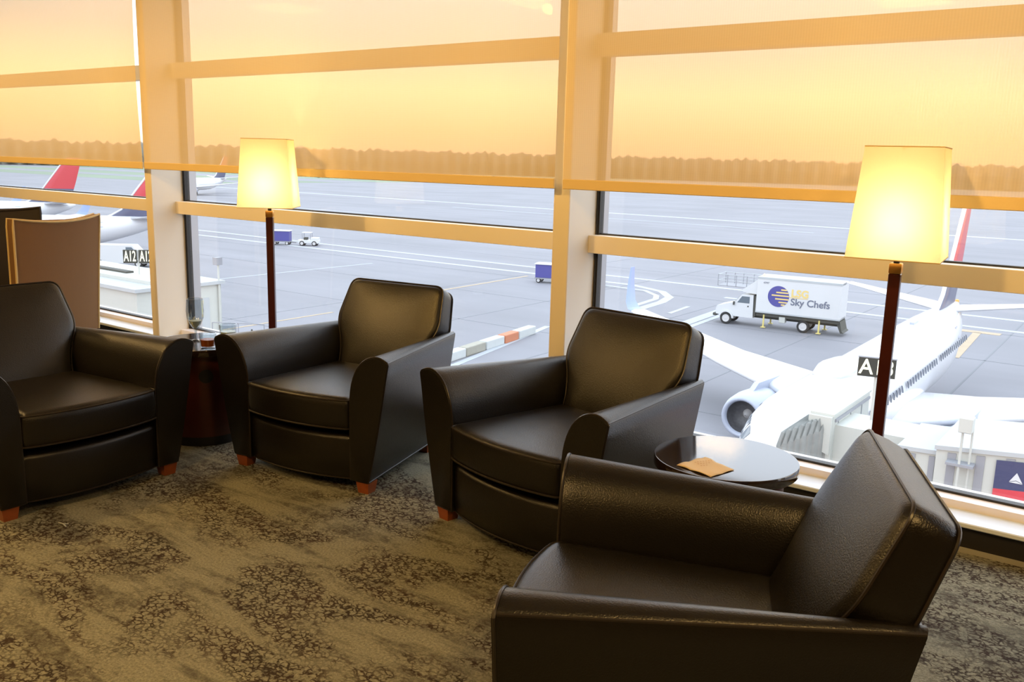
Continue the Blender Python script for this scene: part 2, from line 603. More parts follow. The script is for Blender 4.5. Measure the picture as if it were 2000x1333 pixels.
# roller shades (cloth hanging to z = 1.41, open weave)
SY = 3.84
def shade(x0, x1, label, wav=0.0, edge=None, zb=1.411):
    t = thing('roller_shade', label, 'window shade', (0, 0, 0), 0, 'roller shades pulled down over the windows')
    nx, nz = 120, 30
    v, f = [], []
    for j in range(nz+1):
        z = zb + 0.03 + (H-0.06-zb-0.03)*j/nz
        for i in range(nx+1):
            u = i/nx
            xr = x1 + (edge(z) if edge else 0)
            x = x0 + (xr-x0)*u
            y = SY
            if wav:
                g = (z-1.35)*0.9
                y += wav*(math.sin(x*5.2+g*1.3)*0.4 + math.exp(-((x+6.62-0.10*g)/0.05)**2) + 0.7*math.exp(-((x+6.86-0.10*g)/0.06)**2) + 0.5*math.exp(-((x+7.35)/0.08)**2))*min(1, (z-zb)*2.5)
            v.append((x, y, z))
    for j in range(nz):
        for i in range(nx):
            a = j*(nx+1)+i
            f.append((a, a+1, a+nx+2, a+nx+1))
    mesh_obj('shade_cloth', v, f, 'screen', t, smooth=True)
    MB().rbox(x0, x1, SY-0.006, SY+0.006, zb, zb+0.050, 0.003, 1).build('hem_bar', 'hem', t)
    MB().lathe([(0.035, x0), (0.035, x1)], 20, SY, H-0.05, axis='x').build('roller_tube', 'alu', t, smooth=True)
    return t
shade(-9.85, -6.216, 'wrinkled screen shade over the leftmost window, behind the beige high-backed chair', 0.014,
      lambda z: -0.030*math.sin(max(0, min(1, (z-1.5)/1.2))*PI*0.8)-0.004)
shade(-6.196, -2.562, 'flat screen shade over the middle window behind the farther floor lamp')
shade(-2.512, 1.06, 'screen shade over the right window behind the nearer floor lamp')

# ceiling lights: recessed warm fittings (real lamps of the lounge)
def ceiling_light(x, y, w, h, power, col=(1.0, 0.60, 0.19)):
    t = thing('ceiling_light', 'warm recessed ceiling light above the lounge', 'ceiling light', (x, y, H), 0, 'recessed ceiling lights')
    MB().box(-w/2-0.03, w/2+0.03, -h/2-0.03, h/2+0.03, -0.012, 0).build('frame', 'frame', t)
    MB().box(-w/2, w/2, -h/2, h/2, -0.016, -0.012).build('diffuser', 'lens', t)
    ld = bpy.data.lights.new('ceiling_lamp', 'AREA')
    ld.shape = 'RECTANGLE'
    ld.size, ld.size_y = w, h
    ld.energy = power
    ld.color = col
    lo = bpy.data.objects.new('ceiling_lamp', ld)
    C.objects.link(lo)
    lo.parent = t
    lo.location = (0, 0, -0.02)
    return t
for x, y, p in ((-5.2, 0.9, 34), (-2.2, -0.6, 40), (0.9, 0.6, 34), (-7.8, 1.8, 16), (-4.4, -2.2, 24)):
    ceiling_light(x, y, 0.6, 0.6, p*1.7)
# unseen warm spots, added to brighten the shades and window posts
def added_spot(x, y, tx, tz, power):
    t = thing('added_spotlight', 'unseen warm spotlight added on the ceiling to brighten the window shades', 'spotlight', (x, y, H), 0, 'added fill spotlights')
    d = (Vector((tx, SY, tz)) - Vector((x, y, H-0.15))).normalized()
    c = Vector((0, 0, -0.15))
    MB().tube([(0, 0, 0), (0, 0, -0.12)], 0.012, 8).build('stem', 'black', t)
    MB().tube([c-d*0.12, c+d*0.06], 0.055, 20).build('head', 'black', t, smooth=True)
    ld = bpy.data.lights.new('fill_lamp', 'AREA')
    ld.shape = 'DISK'
    ld.size = 0.10
    ld.spread = math.radians(75)
    ld.energy = power
    ld.color = (1.0, 0.56, 0.13)
    lo = bpy.data.objects.new('fill_lamp', ld)
    C.objects.link(lo)
    lo.parent = t
    lo.location = c+d*0.07
    lo.rotation_euler = d.to_track_quat('-Z', 'Y').to_euler()
for x in (-8.4, -6.6, -4.8, -3.0, -1.2, 0.6):
    added_spot(x, 1.3, x, 1.95, 9.5)

# ------------------------------------------------------------------ club armchairs
CH = dict(a=.527, ar=.351, b=.414, zt=.649, zr=.633, D=.87, hb=.054, s=.312, sr=.245, zs=.442)
def arm_profile(t, sgn):
    # cross section in x,z at fraction t (0 front .. 1 rear); returns the loop and the y shift used for z
    L = lambda p, q: p + (q-p)*t
    a, b = L(CH['a'], CH['ar']), L(CH['b'], CH['ar']-0.04)
    zt = L(CH['zt'], CH['zr'])
    s = L(CH['s'], CH['sr'])
    pts = [(b-0.004, CH['hb']), (b, CH['hb']+0.006)]
    for k in range(1, 7):                       # outer face, faintly convex
        u = k/7
        pts.append((b+(a-b)*u + 0.006*math.sin(PI*u), CH['hb']+(zt-CH['hb'])*u))
    pts.append((a, zt-0.012))
    pts.append((a-0.006, zt-0.003))
    cw = 0.055*(1-0.8*t)
    zc = zt+0.003+0.012*(1-t)
    for q in (0.3, 0.65, 1.0):                  # gentle rise from the outer edge to the crest
        pts.append((a-0.006-cw*q, zt-0.003+(zc-zt+0.003)*math.sin(q*PI/2)))
    z0 = 0.40
    for k in range(1, 13):                      # inner scroll curve down to the seat
        u = k/12*PI/2
        pts.append((s + (a-0.006-cw-s)*(1-math.sin(u)), z0 + (zc-z0)*math.cos(u)**0.8 if k < 12 else z0))
    pts.append((s, 0.22))
    pts.append((s, CH['hb']+0.004))
    pts.append((s+0.004, CH['hb']))
    return [(sgn*x, z) for x, z in pts]
def arm_y(t, z):
    # front is plumb, rear edge leans back
    rear = 0.755 + (CH['D']-0.755)*max(0, (z-CH['hb'])/(CH['zr']-CH['hb']))
    return t*rear
def make_arm(root, sgn):
    ts = [0.0, 0.006, 0.014] + [0.05+0.95*i/14 for i in range(15)] + [1.0]
    rings = []
    for i, t in enumerate(ts):
        pr = arm_profile(t, sgn)
        cx = sum(p[0] for p in pr)/len(pr)
        cz = sum(p[1] for p in pr)/len(pr)
        k = 1.0
        if i == 0: k = 0.975
        if i == 1: k = 0.992
        rings.append([(cx+(x-cx)*k, arm_y(t, z), cz+(z-cz)*k) for x, z in pr])
    v, f = loft(rings)
    o = mesh_obj('arm', v, f, 'leather', root, smooth=True, autosmooth=50)
    # welts: round the front face and along the outer top edge
    pr = arm_profile(0.012, sgn)
    path = [(x, 0.006, z) for x, z in pr[1:-1]]
    MB().tube(path, 0.0042, 6).build('piping', 'piping', o, smooth=True)
    edge = []
    for i in range(16):
        t = 0.012+0.985*i/15
        q = arm_profile(t, sgn)[9]
        edge.append((q[0]+sgn*0.001, arm_y(t, q[1]), q[1]-0.004))
    e2 = [(p[0]-sgn*0.0015, p[1], p[2]-0.020) for p in edge]
    MB().tube(edge, 0.0042, 6).tube(e2, 0.0022, 5).build('top_seam', 'piping', o, smooth=True)
    base = []
    for i in range(8):
        t = 0.01+0.98*i/7
        q = arm_profile(t, sgn)[1]
        base.append((q[0], arm_y(t, q[1]), q[1]))
    MB().tube(base, 0.004, 6).build('base_welt', 'piping', o, smooth=True)
    return o
def pillow(name, outline, T2, crown, root, emap, edge=0.012, crown_low=0.0, pipe=True, material='leather'):
    # outline: (u,v) loop; top surface at +T2, bottom at -T2, emap(u,v,h)->xyz
    n = len(outline)
    cu = sum(p[0] for p in outline)/n
    cv = sum(p[1] for p in outline)/n
    ks = [0.01, .12, .25, .38, .5, .62, .73, .82, .89, .95, .985, 1.0]
    def hgt(k, cr):
        return T2 - (edge*max(0, (k-0.95)/0.05)**2 if k > 0.95 else 0)
    hu = max(abs(p[0]-cu) for p in outline)
    hv = max(abs(p[1]-cv) for p in outline)
    def dome(u, v, k):
        return (1-k**7)*(0.15+0.85*max(0, math.cos(PI/2*min(1, abs(u-cu)/hu)))**0.7*max(0, math.cos(PI/2*min(1, abs(v-cv)/hv)))**0.7)
    rings = []
    for k in ks:
        rings.append([emap(cu+(u-cu)*k, cv+(v-cv)*k, hgt(k, crown)+crown*dome(cu+(u-cu)*k, cv+(v-cv)*k, k)) for u, v in outline])
    for q in (0.5, 0.0, -0.5):
        bul = 1+0.012*(1-abs(q))
        rings.append([emap(cu+(u-cu)*bul, cv+(v-cv)*bul, T2*q) for u, v in outline])
    for k in ks[::-1]:
        rings.append([emap(cu+(u-cu)*k, cv+(v-cv)*k, -hgt(k, crown_low)-crown_low*dome(cu+(u-cu)*k, cv+(v-cv)*k, k)) for u, v in outline])
    v, f = loft(rings)
    o = mesh_obj(name, v, f, material, root, smooth=True, autosmooth=60)
    if pipe:
        for sg in (1, -1):
            MB().tube([emap(cu+(u-cu)*1.004, cv+(v-cv)*1.004, sg*(T2-edge*0.75)) for u, v in outline], 0.0045, 6, closed=True).build('piping', 'piping', o, smooth=True)
    return o
def rounded(poly, r, seg=5):
    out = []
    n = len(poly)
    for i in range(n):
        p0, p, p1 = Vector(poly[i-1]), Vector(poly[i]), Vector(poly[(i+1) % n])
        rr = r[i] if isinstance(r, (list, tuple)) else r
        a = p + (p0-p).normalized()*min(rr, (p0-p).length*0.45)
        b = p + (p1-p).normalized()*min(rr, (p1-p).length*0.45)
        for k in range(seg+1):
            t = k/seg
            q = a*(1-t)**2 + p*2*t*(1-t) + b*t*t
            out.append((q.x, q.y))
    # densify long edges
    res = []
    m = len(out)
    for i in range(m):
        p, q = Vector(out[i]), Vector(out[(i+1) % m])
        res.append(tuple(p))
        d = (q-p).length
        for k in range(1, int(d/0.05)+1):
            res.append(tuple(p+(q-p)*k/(int(d/0.05)+1)))
    return res
def make_armchair(label):
    root = thing('leather_armchair', label, 'armchair', (0, 0, 0), 0, 'dark leather club chairs')
    for sg in (-1, 1):
        make_arm(root, sg)
    s, sr = CH['s']-0.004, CH['sr']
    # seat cushion, bowed at the front
    out = [(-s, -0.004)] + [(-s+2*s*i/12, -0.004-0.052*math.sin(PI*i/12)**0.8) for i in range(1, 12)] + [(s, -0.004), (sr+0.003, 0.66), (-sr-0.003, 0.66)]
    out = rounded(out, [0.02]+[0.001]*11+[0.02, 0.04, 0.04], 3)
    dd = []
    for p in out:
        if not dd or (Vector(p)-Vector(dd[-1])).length > 0.004:
            dd.append(p)
    pillow('seat_cushion', dd, 0.078, 0.016, root, lambda u, v, h: (u, v, 0.374+h-0.010*v), edge=0.014)
    # front panel under the seat
    rings = []
    for z, k in ((CH['hb'], 0.0), (CH['hb']+0.006, 0.006), (0.15, 0.010), (0.245, 0.010), (0.262, 0.004), (0.270, -0.012), (0.268, -0.05)):
        fr = [(-s+2*s*i/14, 0.030-k-0.052*math.sin(PI*i/14)**0.8, z) for i in range(15)]
        rings.append(fr + [(s, 0.12, z), (-s, 0.12, z)])
    v, f = loft(rings)
    fp = mesh_obj('front_panel', v, f, 'leather', root, smooth=True, autosmooth=50)
    MB().tube([(-s+2*s*i/14, 0.026-0.054*math.sin(PI*i/14)**0.8, CH['hb']+0.004) for i in range(15)], 0.004, 6).build('base_welt', 'piping', fp, smooth=True)
    # seat box between the arms
    MB().box(-sr, sr, 0.10, 0.74, CH['hb'], 0.275).build('seat_box', 'leather', root)
    # back cushion: leaning slab, widest just above the arms
    p0 = Vector((0, 0.590, 0.40))
    p1 = Vector((0, 0.822, 0.880))
    L = (p1-p0).length
    d = (p1-p0)/L
    nrm = Vector((0, -d.z, d.y))                 # towards the sitter
    w = lambda z: (z-0.40)/(0.880-0.40)*L
    TH = 0.062
    poly = [(-0.235, 0.0), (0.235, 0.0), (0.252, w(0.52)), (0.330, w(0.672)), (0.298, L), (-0.298, L), (-0.330, w(0.672)), (-0.252, w(0.52))]
    out = rounded(poly, [0.03, 0.03, 0.08, 0.05, 0.05, 0.05, 0.05, 0.08], 6)
    def em(u, v, h):
        e = h-TH
        if e < 0:
            e *= 1 + 0.40*(1-v/L)
        q = p0 + d*v + nrm*e + Vector((u, 0, 0))
        return q
    pillow('back_cushion', out, TH, 0.030, root, em, edge=0.014, crown_low=0.004)
    # outside back panel between the arms
    rings = []
    for z in (CH['hb'], 0.2, 0.35, 0.5, 0.60, 0.628, 0.632):
        u = (z-CH['hb'])/(CH['zr']-CH['hb'])
        y = 0.755+(CH['D']-0.755)*u
        x = (CH['ar']-0.04)+0.04*u - 0.01
        k = 0.01 if z > 0.63 else 0
        rings.append([(-x, y-0.07, z), (x, y-0.07, z), (x, y-0.004-k, z), (0, y+0.006-k, z), (-x, y-0.004-k, z)])
    v, f = loft(rings)
    mesh_obj('outside_back', v, f, 'leather', root, smooth=True, autosmooth=50)
    for sx in (-1, 1):
        for y in (0.045, 0.70):
            x = sx*(0.375 if y < 0.1 else 0.275)
            mb = MB()
            k = 0.036
            mb.add([(x-k+0.008, y-k+0.008, 0), (x+k-0.008, y-k+0.008, 0), (x+k-0.008, y+k-0.008, 0), (x-k+0.008, y+k-0.008, 0),
                    (x-k, y-k, 0.056), (x+k, y-k, 0.056), (x+k, y+k, 0.056), (x-k, y+k, 0.056)],
                   [(0, 3, 2, 1), (4, 5, 6, 7), (0, 1, 5, 4), (1, 2, 6, 5), (2, 3, 7, 6), (3, 0, 4, 7)])
            mb.build('foot', 'cherry_foot', root)
    return root
POSES = [((-3.779, 2.025), 1.566, 'dark leather armchair at the left edge, before the beige high-backed chair'),
         ((-3.267, 2.751), 0.150, 'dark leather armchair between the drinks table and the middle post, under the far lamp'),
         ((-2.041, 2.754), -0.157, 'dark leather armchair left of the bare round table, in front of the middle window post'),
         ((-1.230, 1.823), -1.150, 'nearest dark leather armchair, seen from its side at the lower right')]
proto = make_armchair(POSES[0][2])
for i, ((x, y), a, lb) in enumerate(POSES):
    o = proto if i == 0 else copy_tree(proto)
    o.location = (x, y, 0)
    o.rotation_euler = (0, 0, a)
    o['label'] = lb

# ------------------------------------------------------------------ round drum tables
def make_table(label, loc, rz):
    t = thing('drum_table', label, 'side table', loc, rz, 'round drum side tables')
    MB().lathe([(0.0, 0.498), (0.240, 0.498), (0.2505, 0.4985), (0.252, 0.501), (0.252, 0.530), (0.2505, 0.5335), (0.249, 0.534), (0.247, 0.534), (0.0, 0.534)], 96, cap=False).build('tabletop', 'tabletop', t, smooth=True)
    MB().lathe([(0.0, 0.488), (0.238, 0.488), (0.238, 0.498), (0, 0.498)], 64, cap=False).build('edge_band', 'cherry', t, smooth=True)
    MB().lathe([(0.0, 0.05), (0.205, 0.05), (0.205, 0.488), (0.0, 0.488)], 64, cap=False).build('drum', 'cherry', t, smooth=True)
    MB().lathe([(0.0, 0.0), (0.200, 0.0), (0.200, 0.05), (0, 0.05)], 64, cap=False).build('plinth', 'black', t, smooth=True)
    # round dark finger hole on the front of the drum
    mb = MB()
    ring = []
    for rr, dy in ((0.036, -0.001), (0.036, -0.004), (0.030, -0.004), (0.0, -0.003)):
        pts = []
        for k in range(28):
            a = 2*PI*k/28
            u, z = rr*math.cos(a), rr*math.sin(a)
            R_ = 0.205 - dy
            pts.append((R_*math.sin(u/0.205), -R_*math.cos(u/0.205), 0.385+z))
        ring.append(pts)
    v, f = loft(ring, cap=False)
    mesh_obj('finger_hole', v, f, 'black', t)
    return t
make_table('round dark drum table holding three glasses, between the two left armchairs', (-4.198, 2.890, 0), 1.02)
make_table('round dark drum table with a paper napkin, behind the nearest armchair', (-1.183, 2.928, 0), 0.4)

# ------------------------------------------------------------------ floor lamps
def make_lamp(label, x, y, rz):
    t = thing('floor_lamp', label, 'floor lamp', (x, y, 0), rz, 'floor lamps with tapered square shades')
    tw, bw, zt, zb = 0.132, 0.161, 1.632, 1.228
    v, f = [], []
    for w, z in ((bw, zb), (tw, zt)):
        for q in ((-1, -1), (1, -1), (1, 1), (-1, 1)):
            v.append((q[0]*w, q[1]*w, z))
    for w, z in ((bw-0.002, zb), (tw-0.002, zt)):
        for q in ((-1, -1), (1, -1), (1, 1), (-1, 1)):
            v.append((q[0]*w, q[1]*w, z))
    for k in range(4):
        j = (k+1) % 4
        f.append((k, j, 4+j, 4+k))
    sh = mesh_obj('lamp_shade', v[:8], f, 'lampshade', t)
    for w, z in ((bw, zb), (tw, zt)):
        mb = MB()
        c = [(-w, -w, z), (w, -w, z), (w, w, z), (-w, w, z)]
        for k in range(4):
            mb.tube([c[k], c[(k+1) % 4]], 0.0022, 5)
        mb.build('shade_rim', 'welt', sh)
    MB().tube([(-tw, 0, zt-0.01), (tw, 0, zt-0.01)], 0.003, 6).tube([(0, -tw, zt-0.01), (0, tw, zt-0.01)], 0.003, 6).tube([(0, 0, 1.40), (0, 0, zt)], 0.003, 6).build('shade_spider', 'brass', sh)
    k = 0.0215
    MB().rbox(-k, k, -k, k, 0.03, 1.165, 0.003, 1).build('pole', 'pole_wood', t)
    mb = MB()
    mb.rbox(-0.023, 0.023, -0.023, 0.023, 1.165, 1.205, 0.005, 2)
    mb.build('pole_cap', 'brass', t, smooth=True)
    MB().lathe([(0.011, 1.205), (0.011, 1.25), (0.018, 1.252), (0.018, 1.30)], 16).build('socket', 'black', t, smooth=True)
    b = MB().lathe([(0.010, 1.30), (0.018, 1.33), (0.022, 1.35), (0.020, 1.366), (0.010, 1.376), (0.002, 1.378)], 20).build('bulb', 'bulb', t, smooth=True)
    MB().rbox(-0.13, 0.13, -0.13, 0.13, 0.0, 0.03, 0.004, 2).build('base', 'pole_wood', t)
    ld = bpy.data.lights.new('bulb_light', 'POINT')
    ld.energy = 7.5
    ld.color = (1.0, 0.74, 0.44)
    ld.shadow_soft_size = 0.036
    lo = bpy.data.objects.new('bulb_light', ld)
    C.objects.link(lo)
    lo.parent = t
    lo.location = (0, 0, 1.352)
    return t
make_lamp('nearer lit floor lamp with tapered square shade, right of the bare round table', -0.839, 3.597, 0.105)
make_lamp('farther lit floor lamp with tapered square shade, behind the drinks table', -4.491, 3.603, 0.705)

# ------------------------------------------------------------------ high backed chairs at the left
def high_chair(label, x, y, rz, fab, welt, h=1.10, w=0.62):
    t = thing('high_back_chair', label, 'chair', (x, y, 0), rz)
    # back: tall curved panel, concave towards the sitter (front = -y), scooped top edge
    rings = []
    nz = 16
    for j in range(nz+1):
        q = j/nz
        z = 0.26 + (h-0.26)*q
        hw = w/2*(0.93+0.07*q**1.5) - (0.004 if j == nz else 0)
        row = []
        n = 12
        sc = lambda u: z - (0.030*(1-u*u))*q**3
        lean = 0.05*q
        for i in range(n+1):
            u = -1+2*i/n
            row.append((hw*u, 0.30-0.05*u*u+lean, sc(u)))
        for i in range(n+1):
            u = 1-2*i/n
            row.append((hw*u, 0.245-0.05*u*u+lean, sc(u)))
        rings.append(row)
    v, f = loft(rings)
    bk = mesh_obj('backrest', v, f, fab, t, smooth=True, autosmooth=50)
    n = 12
    up_ = []
    for sgn in (-1,):
        col = [rings[j][0] for j in range(nz+1)]
        top = [rings[nz][i] for i in range(n+1)]
        col2 = [rings[j][n] for j in range(nz, -1, -1)]
        up_ = col + top[1:-1] + col2
    MB().tube(up_, 0.008, 6).build('back_welt', welt, bk, smooth=True)
    col = [rings[j][n+1] for j in range(nz+1)]
    top = [rings[nz][i] for i in range(n+2, 2*n+1)]
    col2 = [rings[j][2*n+1] for j in range(nz, -1, -1)]
    MB().tube(col + top + col2, 0.008, 6).build('front_welt', welt, bk, smooth=True)
    MB().rbox(-w*0.44, w*0.44, -0.30, 0.25, 0.30, 0.44, 0.035, 4).build('seat', fab, t, smooth=True)
    for sx in (-1, 1):
        MB().rbox(sx*w*0.48-0.035, sx*w*0.48+0.035, -0.26, 0.24, 0.28, 0.62, 0.03, 3).build('arm', fab, t, smooth=True)
        for sy in (-0.24, 0.24):
            MB().tube([(sx*w*0.38, sy, 0), (sx*w*0.38, sy, 0.31)], [0.014, 0.022], 8).build('leg', 'pole_wood', t)
    return t
high_chair('beige high-backed chair with curved top, seen from behind at the left edge', -6.42, 3.06, -PI/2+0.29-0.02, 'beige', 'welt', 1.09, 0.72)
high_chair('dark brown high-backed chair mostly hidden behind the beige one', -7.44, 3.22, PI/2-0.55, 'darkfab', 'darkfab', 1.07, 0.76)

# ------------------------------------------------------------------ glasses and napkin
def glass_thing(name, label, cat, loc, prof_out, prof_in, liquid=None):
    t = thing(name, label, cat, loc)
    MB().lathe(prof_out + prof_in[::-1], 32, cap=False).build('glass_wall', 'tumbler', t, smooth=True, autosmooth=60)
    if liquid:
        MB().lathe(liquid[0], 28, cap=True).build('drink', liquid[1], t, smooth=True)
    return t
ZT = 0.534
glass_thing('whiskey_tumbler', 'short tumbler with amber drink at the front of the left drum table', 'glass', (-4.02, 2.80, ZT),
            [(0.001, 0.0), (0.036, 0.0), (0.040, 0.006), (0.044, 0.082)], [(0.001, 0.014), (0.035, 0.014), (0.041, 0.082)],
            ([(0.034, 0.015), (0.037, 0.050)], 'whiskey'))
glass_thing('water_tumbler', 'short clear tumbler at the back of the left drum table beside the armchair', 'glass', (-4.195, 3.055, ZT),
            [(0.001, 0.0), (0.040, 0.0), (0.044, 0.006), (0.047, 0.075)], [(0.001, 0.012), (0.039, 0.012), (0.045, 0.075)],
            ([(0.038, 0.013), (0.042, 0.034)], 'water'))
glass_thing('stemmed_glass', 'tall stemmed clear glass on the left drum table by the window post', 'glass', (-4.225, 2.87, ZT),
            [(0.001, 0.0), (0.036, 0.0), (0.034, 0.004), (0.008, 0.012), (0.007, 0.06), (0.030, 0.095), (0.044, 0.13), (0.047, 0.17), (0.042, 0.235)],
            [(0.001, 0.014), (0.003, 0.02), (0.004, 0.07), (0.027, 0.098), (0.041, 0.132), (0.0445, 0.17), (0.040, 0.235)],
            ([(0.006, 0.072), (0.024, 0.097), (0.034, 0.115)], 'water'))
def napkin():
    c = [(-1.275, 2.726), (-1.235, 2.868), (-1.103, 2.812), (-1.135, 2.690)]
    ox, oy = -1.185, 2.775
    n = 12
    v, f = [], []
    for s in (0, 1):
        for j in range(n+1):
            for i in range(n+1):
                a, b = i/n, j/n
                x = (1-a)*(1-b)*c[0][0]+a*(1-b)*c[1][0]+a*b*c[2][0]+(1-a)*b*c[3][0]-ox
                y = (1-a)*(1-b)*c[0][1]+a*(1-b)*c[1][1]+a*b*c[2][1]+(1-a)*b*c[3][1]-oy
                z = 0.0012 + 0.0045*abs(math.sin(a*7+b*3))*max(abs(a-.5), abs(b-.5))*2*abs(math.sin(b*5+1)) + 0.0012*s
                x += 0.003*math.sin(b*9)
                y += 0.003*math.sin(a*11)
                v.append((x, y, z))
    m = (n+1)**2
    for s in (0, 1):
        for j in range(n):
            for i in range(n):
                q = s*m+j*(n+1)+i
                f.append((q, q+1, q+n+2, q+n+1))
    for i in range(n):
        for a, b in ((i, i+1), (n*(n+1)+i, n*(n+1)+i+1), (i*(n+1), (i+1)*(n+1)), (i*(n+1)+n, (i+1)*(n+1)+n)):
            f.append((a, b, b+m, a+m))
    t = thing('paper_napkin', 'crumpled tan paper napkin with faint print on the right drum table', 'napkin', (ox, oy, ZT))
    mesh_obj('napkin_sheet', v, f, 'napkin', t, smooth=True)
    mb = MB()
    random.seed(3)
    for r in range(3):
        for k in range(7-2*r):
            x = -0.050 + r*0.016 + k*0.006
            y = 0.004 - r*0.010 + k*0.009
            mb.box(x, x+0.005, y, y+0.004, 0.0075, 0.0078)
    mb.build('printed_marks', 'napkin_print', t)
napkin()
tag(MB().tube([(-0.03, 0, 0.004), (0.0, 0.004, 0.006), (0.03, 0.0, 0.003)], 0.003, 5).tube([(0.0, 0.004, 0.005), (0.012, 0.02, 0.004)], 0.002, 5).build('paper_scrap', 'white_block'),
    'tiny pale scrap of paper lying on the carpet at the left', 'litter').location = (-3.586, 1.759, 0)

# ------------------------------------------------------------------ outside: ground
GZ = EYE - 13.133
struct(MB().box(-1500, 900, GY+0.4, 1200, GZ-0.3, GZ).build('floor_apron', 'apron'))
struct(MB().box(-1400, -330, 225, 1100, GZ, GZ+0.02).build('floor_grass', 'grass'))
def ribbon(name, pts, w, material, label, cat, z=0.02, group=None):
    pts = [Vector((p[0], p[1], 0)) for p in pts]
    L, Rr = [], []
    for i, p in enumerate(pts):
        a = pts[max(0, i-1)]
        b = pts[min(len(pts)-1, i+1)]
        d = (b-a).normalized()
        nrm = Vector((-d.y, d.x, 0))*w/2
        L.append(p+nrm)
        Rr.append(p-nrm)
    v = [(q.x, q.y, GZ+z) for q in L+Rr] + [(q.x, q.y, GZ+0.001) for q in L+Rr]
    n = len(pts)
    f = []
    for i in range(n-1):
        f.append((i, i+1, n+i+1, n+i))
        f.append((i, 2*n+i, 2*n+i+1, i+1))
        f.append((n+i, n+i+1, 3*n+i+1, 3*n+i))
    o = mesh_obj(name, v, f, material)
    return struct(o)
k = [30]
def mark(pts, w, m='line_white', z=0.02):
    k[0] += 1
    ribbon('trim_%d' % k[0], pts, w, m, None, None, z)
mark([(-300, 92.4), (60, 92.0)], 0.9)
mark([(-300, 86.6), (-47.3, 86.9), (-42.5, 84.6), (-40.1, 81.5), (-39.2, 78.0), (-38.7, 72.0)], 0.9)
mark([(-50.0, 84.4), (-44.2, 84.0), (-41.6, 81.6), (-40.6, 79.5), (-39.9, 73.0)], 0.6)
mark([(-36.0, 85.6), (60, 84.6)], 0.8)
mark([(-33.3, 86.0), (-32.7, 75.0), (-32.0, 64.0)], 1.0)
mark([(-31.9, 78.0), (-31.2, 66.0)], 0.5)
mark([(-36.1, 77.5), (-35.6, 72.5)], 0.4)
mark([(-56.7, 38.0), (-56.9, 52.0)], 0.28, 'line_yellow')
mark([(-58.9, 66.0), (-59.7, 84.5)], 0.35, 'line_yellow')
mark([(-80.5, 50.0), (-80.2, 80.0)], 0.3)
mark([(-13.9, 82.9), (-10.6, 82.9)], 1.1, 'line_yellow')
mark([(-12.3, 82.5), (-11.7, 70.0)], 0.6, 'line_yellow')
mark([(-39.9, 59.5), (-38.2, 52), (-36.2, 42.5)], 0.5, 'line_white')
mark([(-400, 150), (-150, 150)], 0.8)
mark([(-300, 212), (-20, 206)], 2.5)
mark([(-160, 190), (-60, 186)], 0.8)
for xx in (-60, -47, -34, -22, -9.4, 3):
    mark([(xx, 30), (xx-1, 130)], 0.12, 'line_dark', 0.012)
for yy in (44, 57, 70.2, 83, 100, 120):
    mark([(-120, yy), (30, yy+0.3)], 0.12, 'line_dark', 0.012)
mark([(-1400, 262), (-330, 262)], 18, 'apron', 0.04)
mark([(-1400, 320), (-330, 320)], 30, 'apron', 0.04)

# distant treeline, one uncountable band
def treeline():
    random.seed(11)
    v, f = [], []
    n = 900
    rows = 5
    for i in range(n+1):
        a = math.radians(-12) + math.radians(100)*i/n      # bearing left of +Y
        h = 18.0 + 0.7*math.sin(i*0.31) + 0.8*math.sin(i*1.27+1) + random.uniform(-0.7, 0.7)
        for j, (dr, dz) in enumerate(((0, 0), (-2, 0.55), (4, 0.95), (14, 1.0), (40, 0.9))):
            r = 760 + dr + 6*math.sin(i*0.9)
            v.append((-r*math.sin(a), r*math.cos(a), GZ + h*dz))
    for i in range(n):
        for j in range(rows-1):
            p = i*rows+j
            f.append((p, p+1, p+rows+1, p+rows))
    tag(mesh_obj('treeline', v, f, 'tree'), 'dark distant line of trees along the horizon seen through the shades', 'trees', kind='stuff')
treeline()

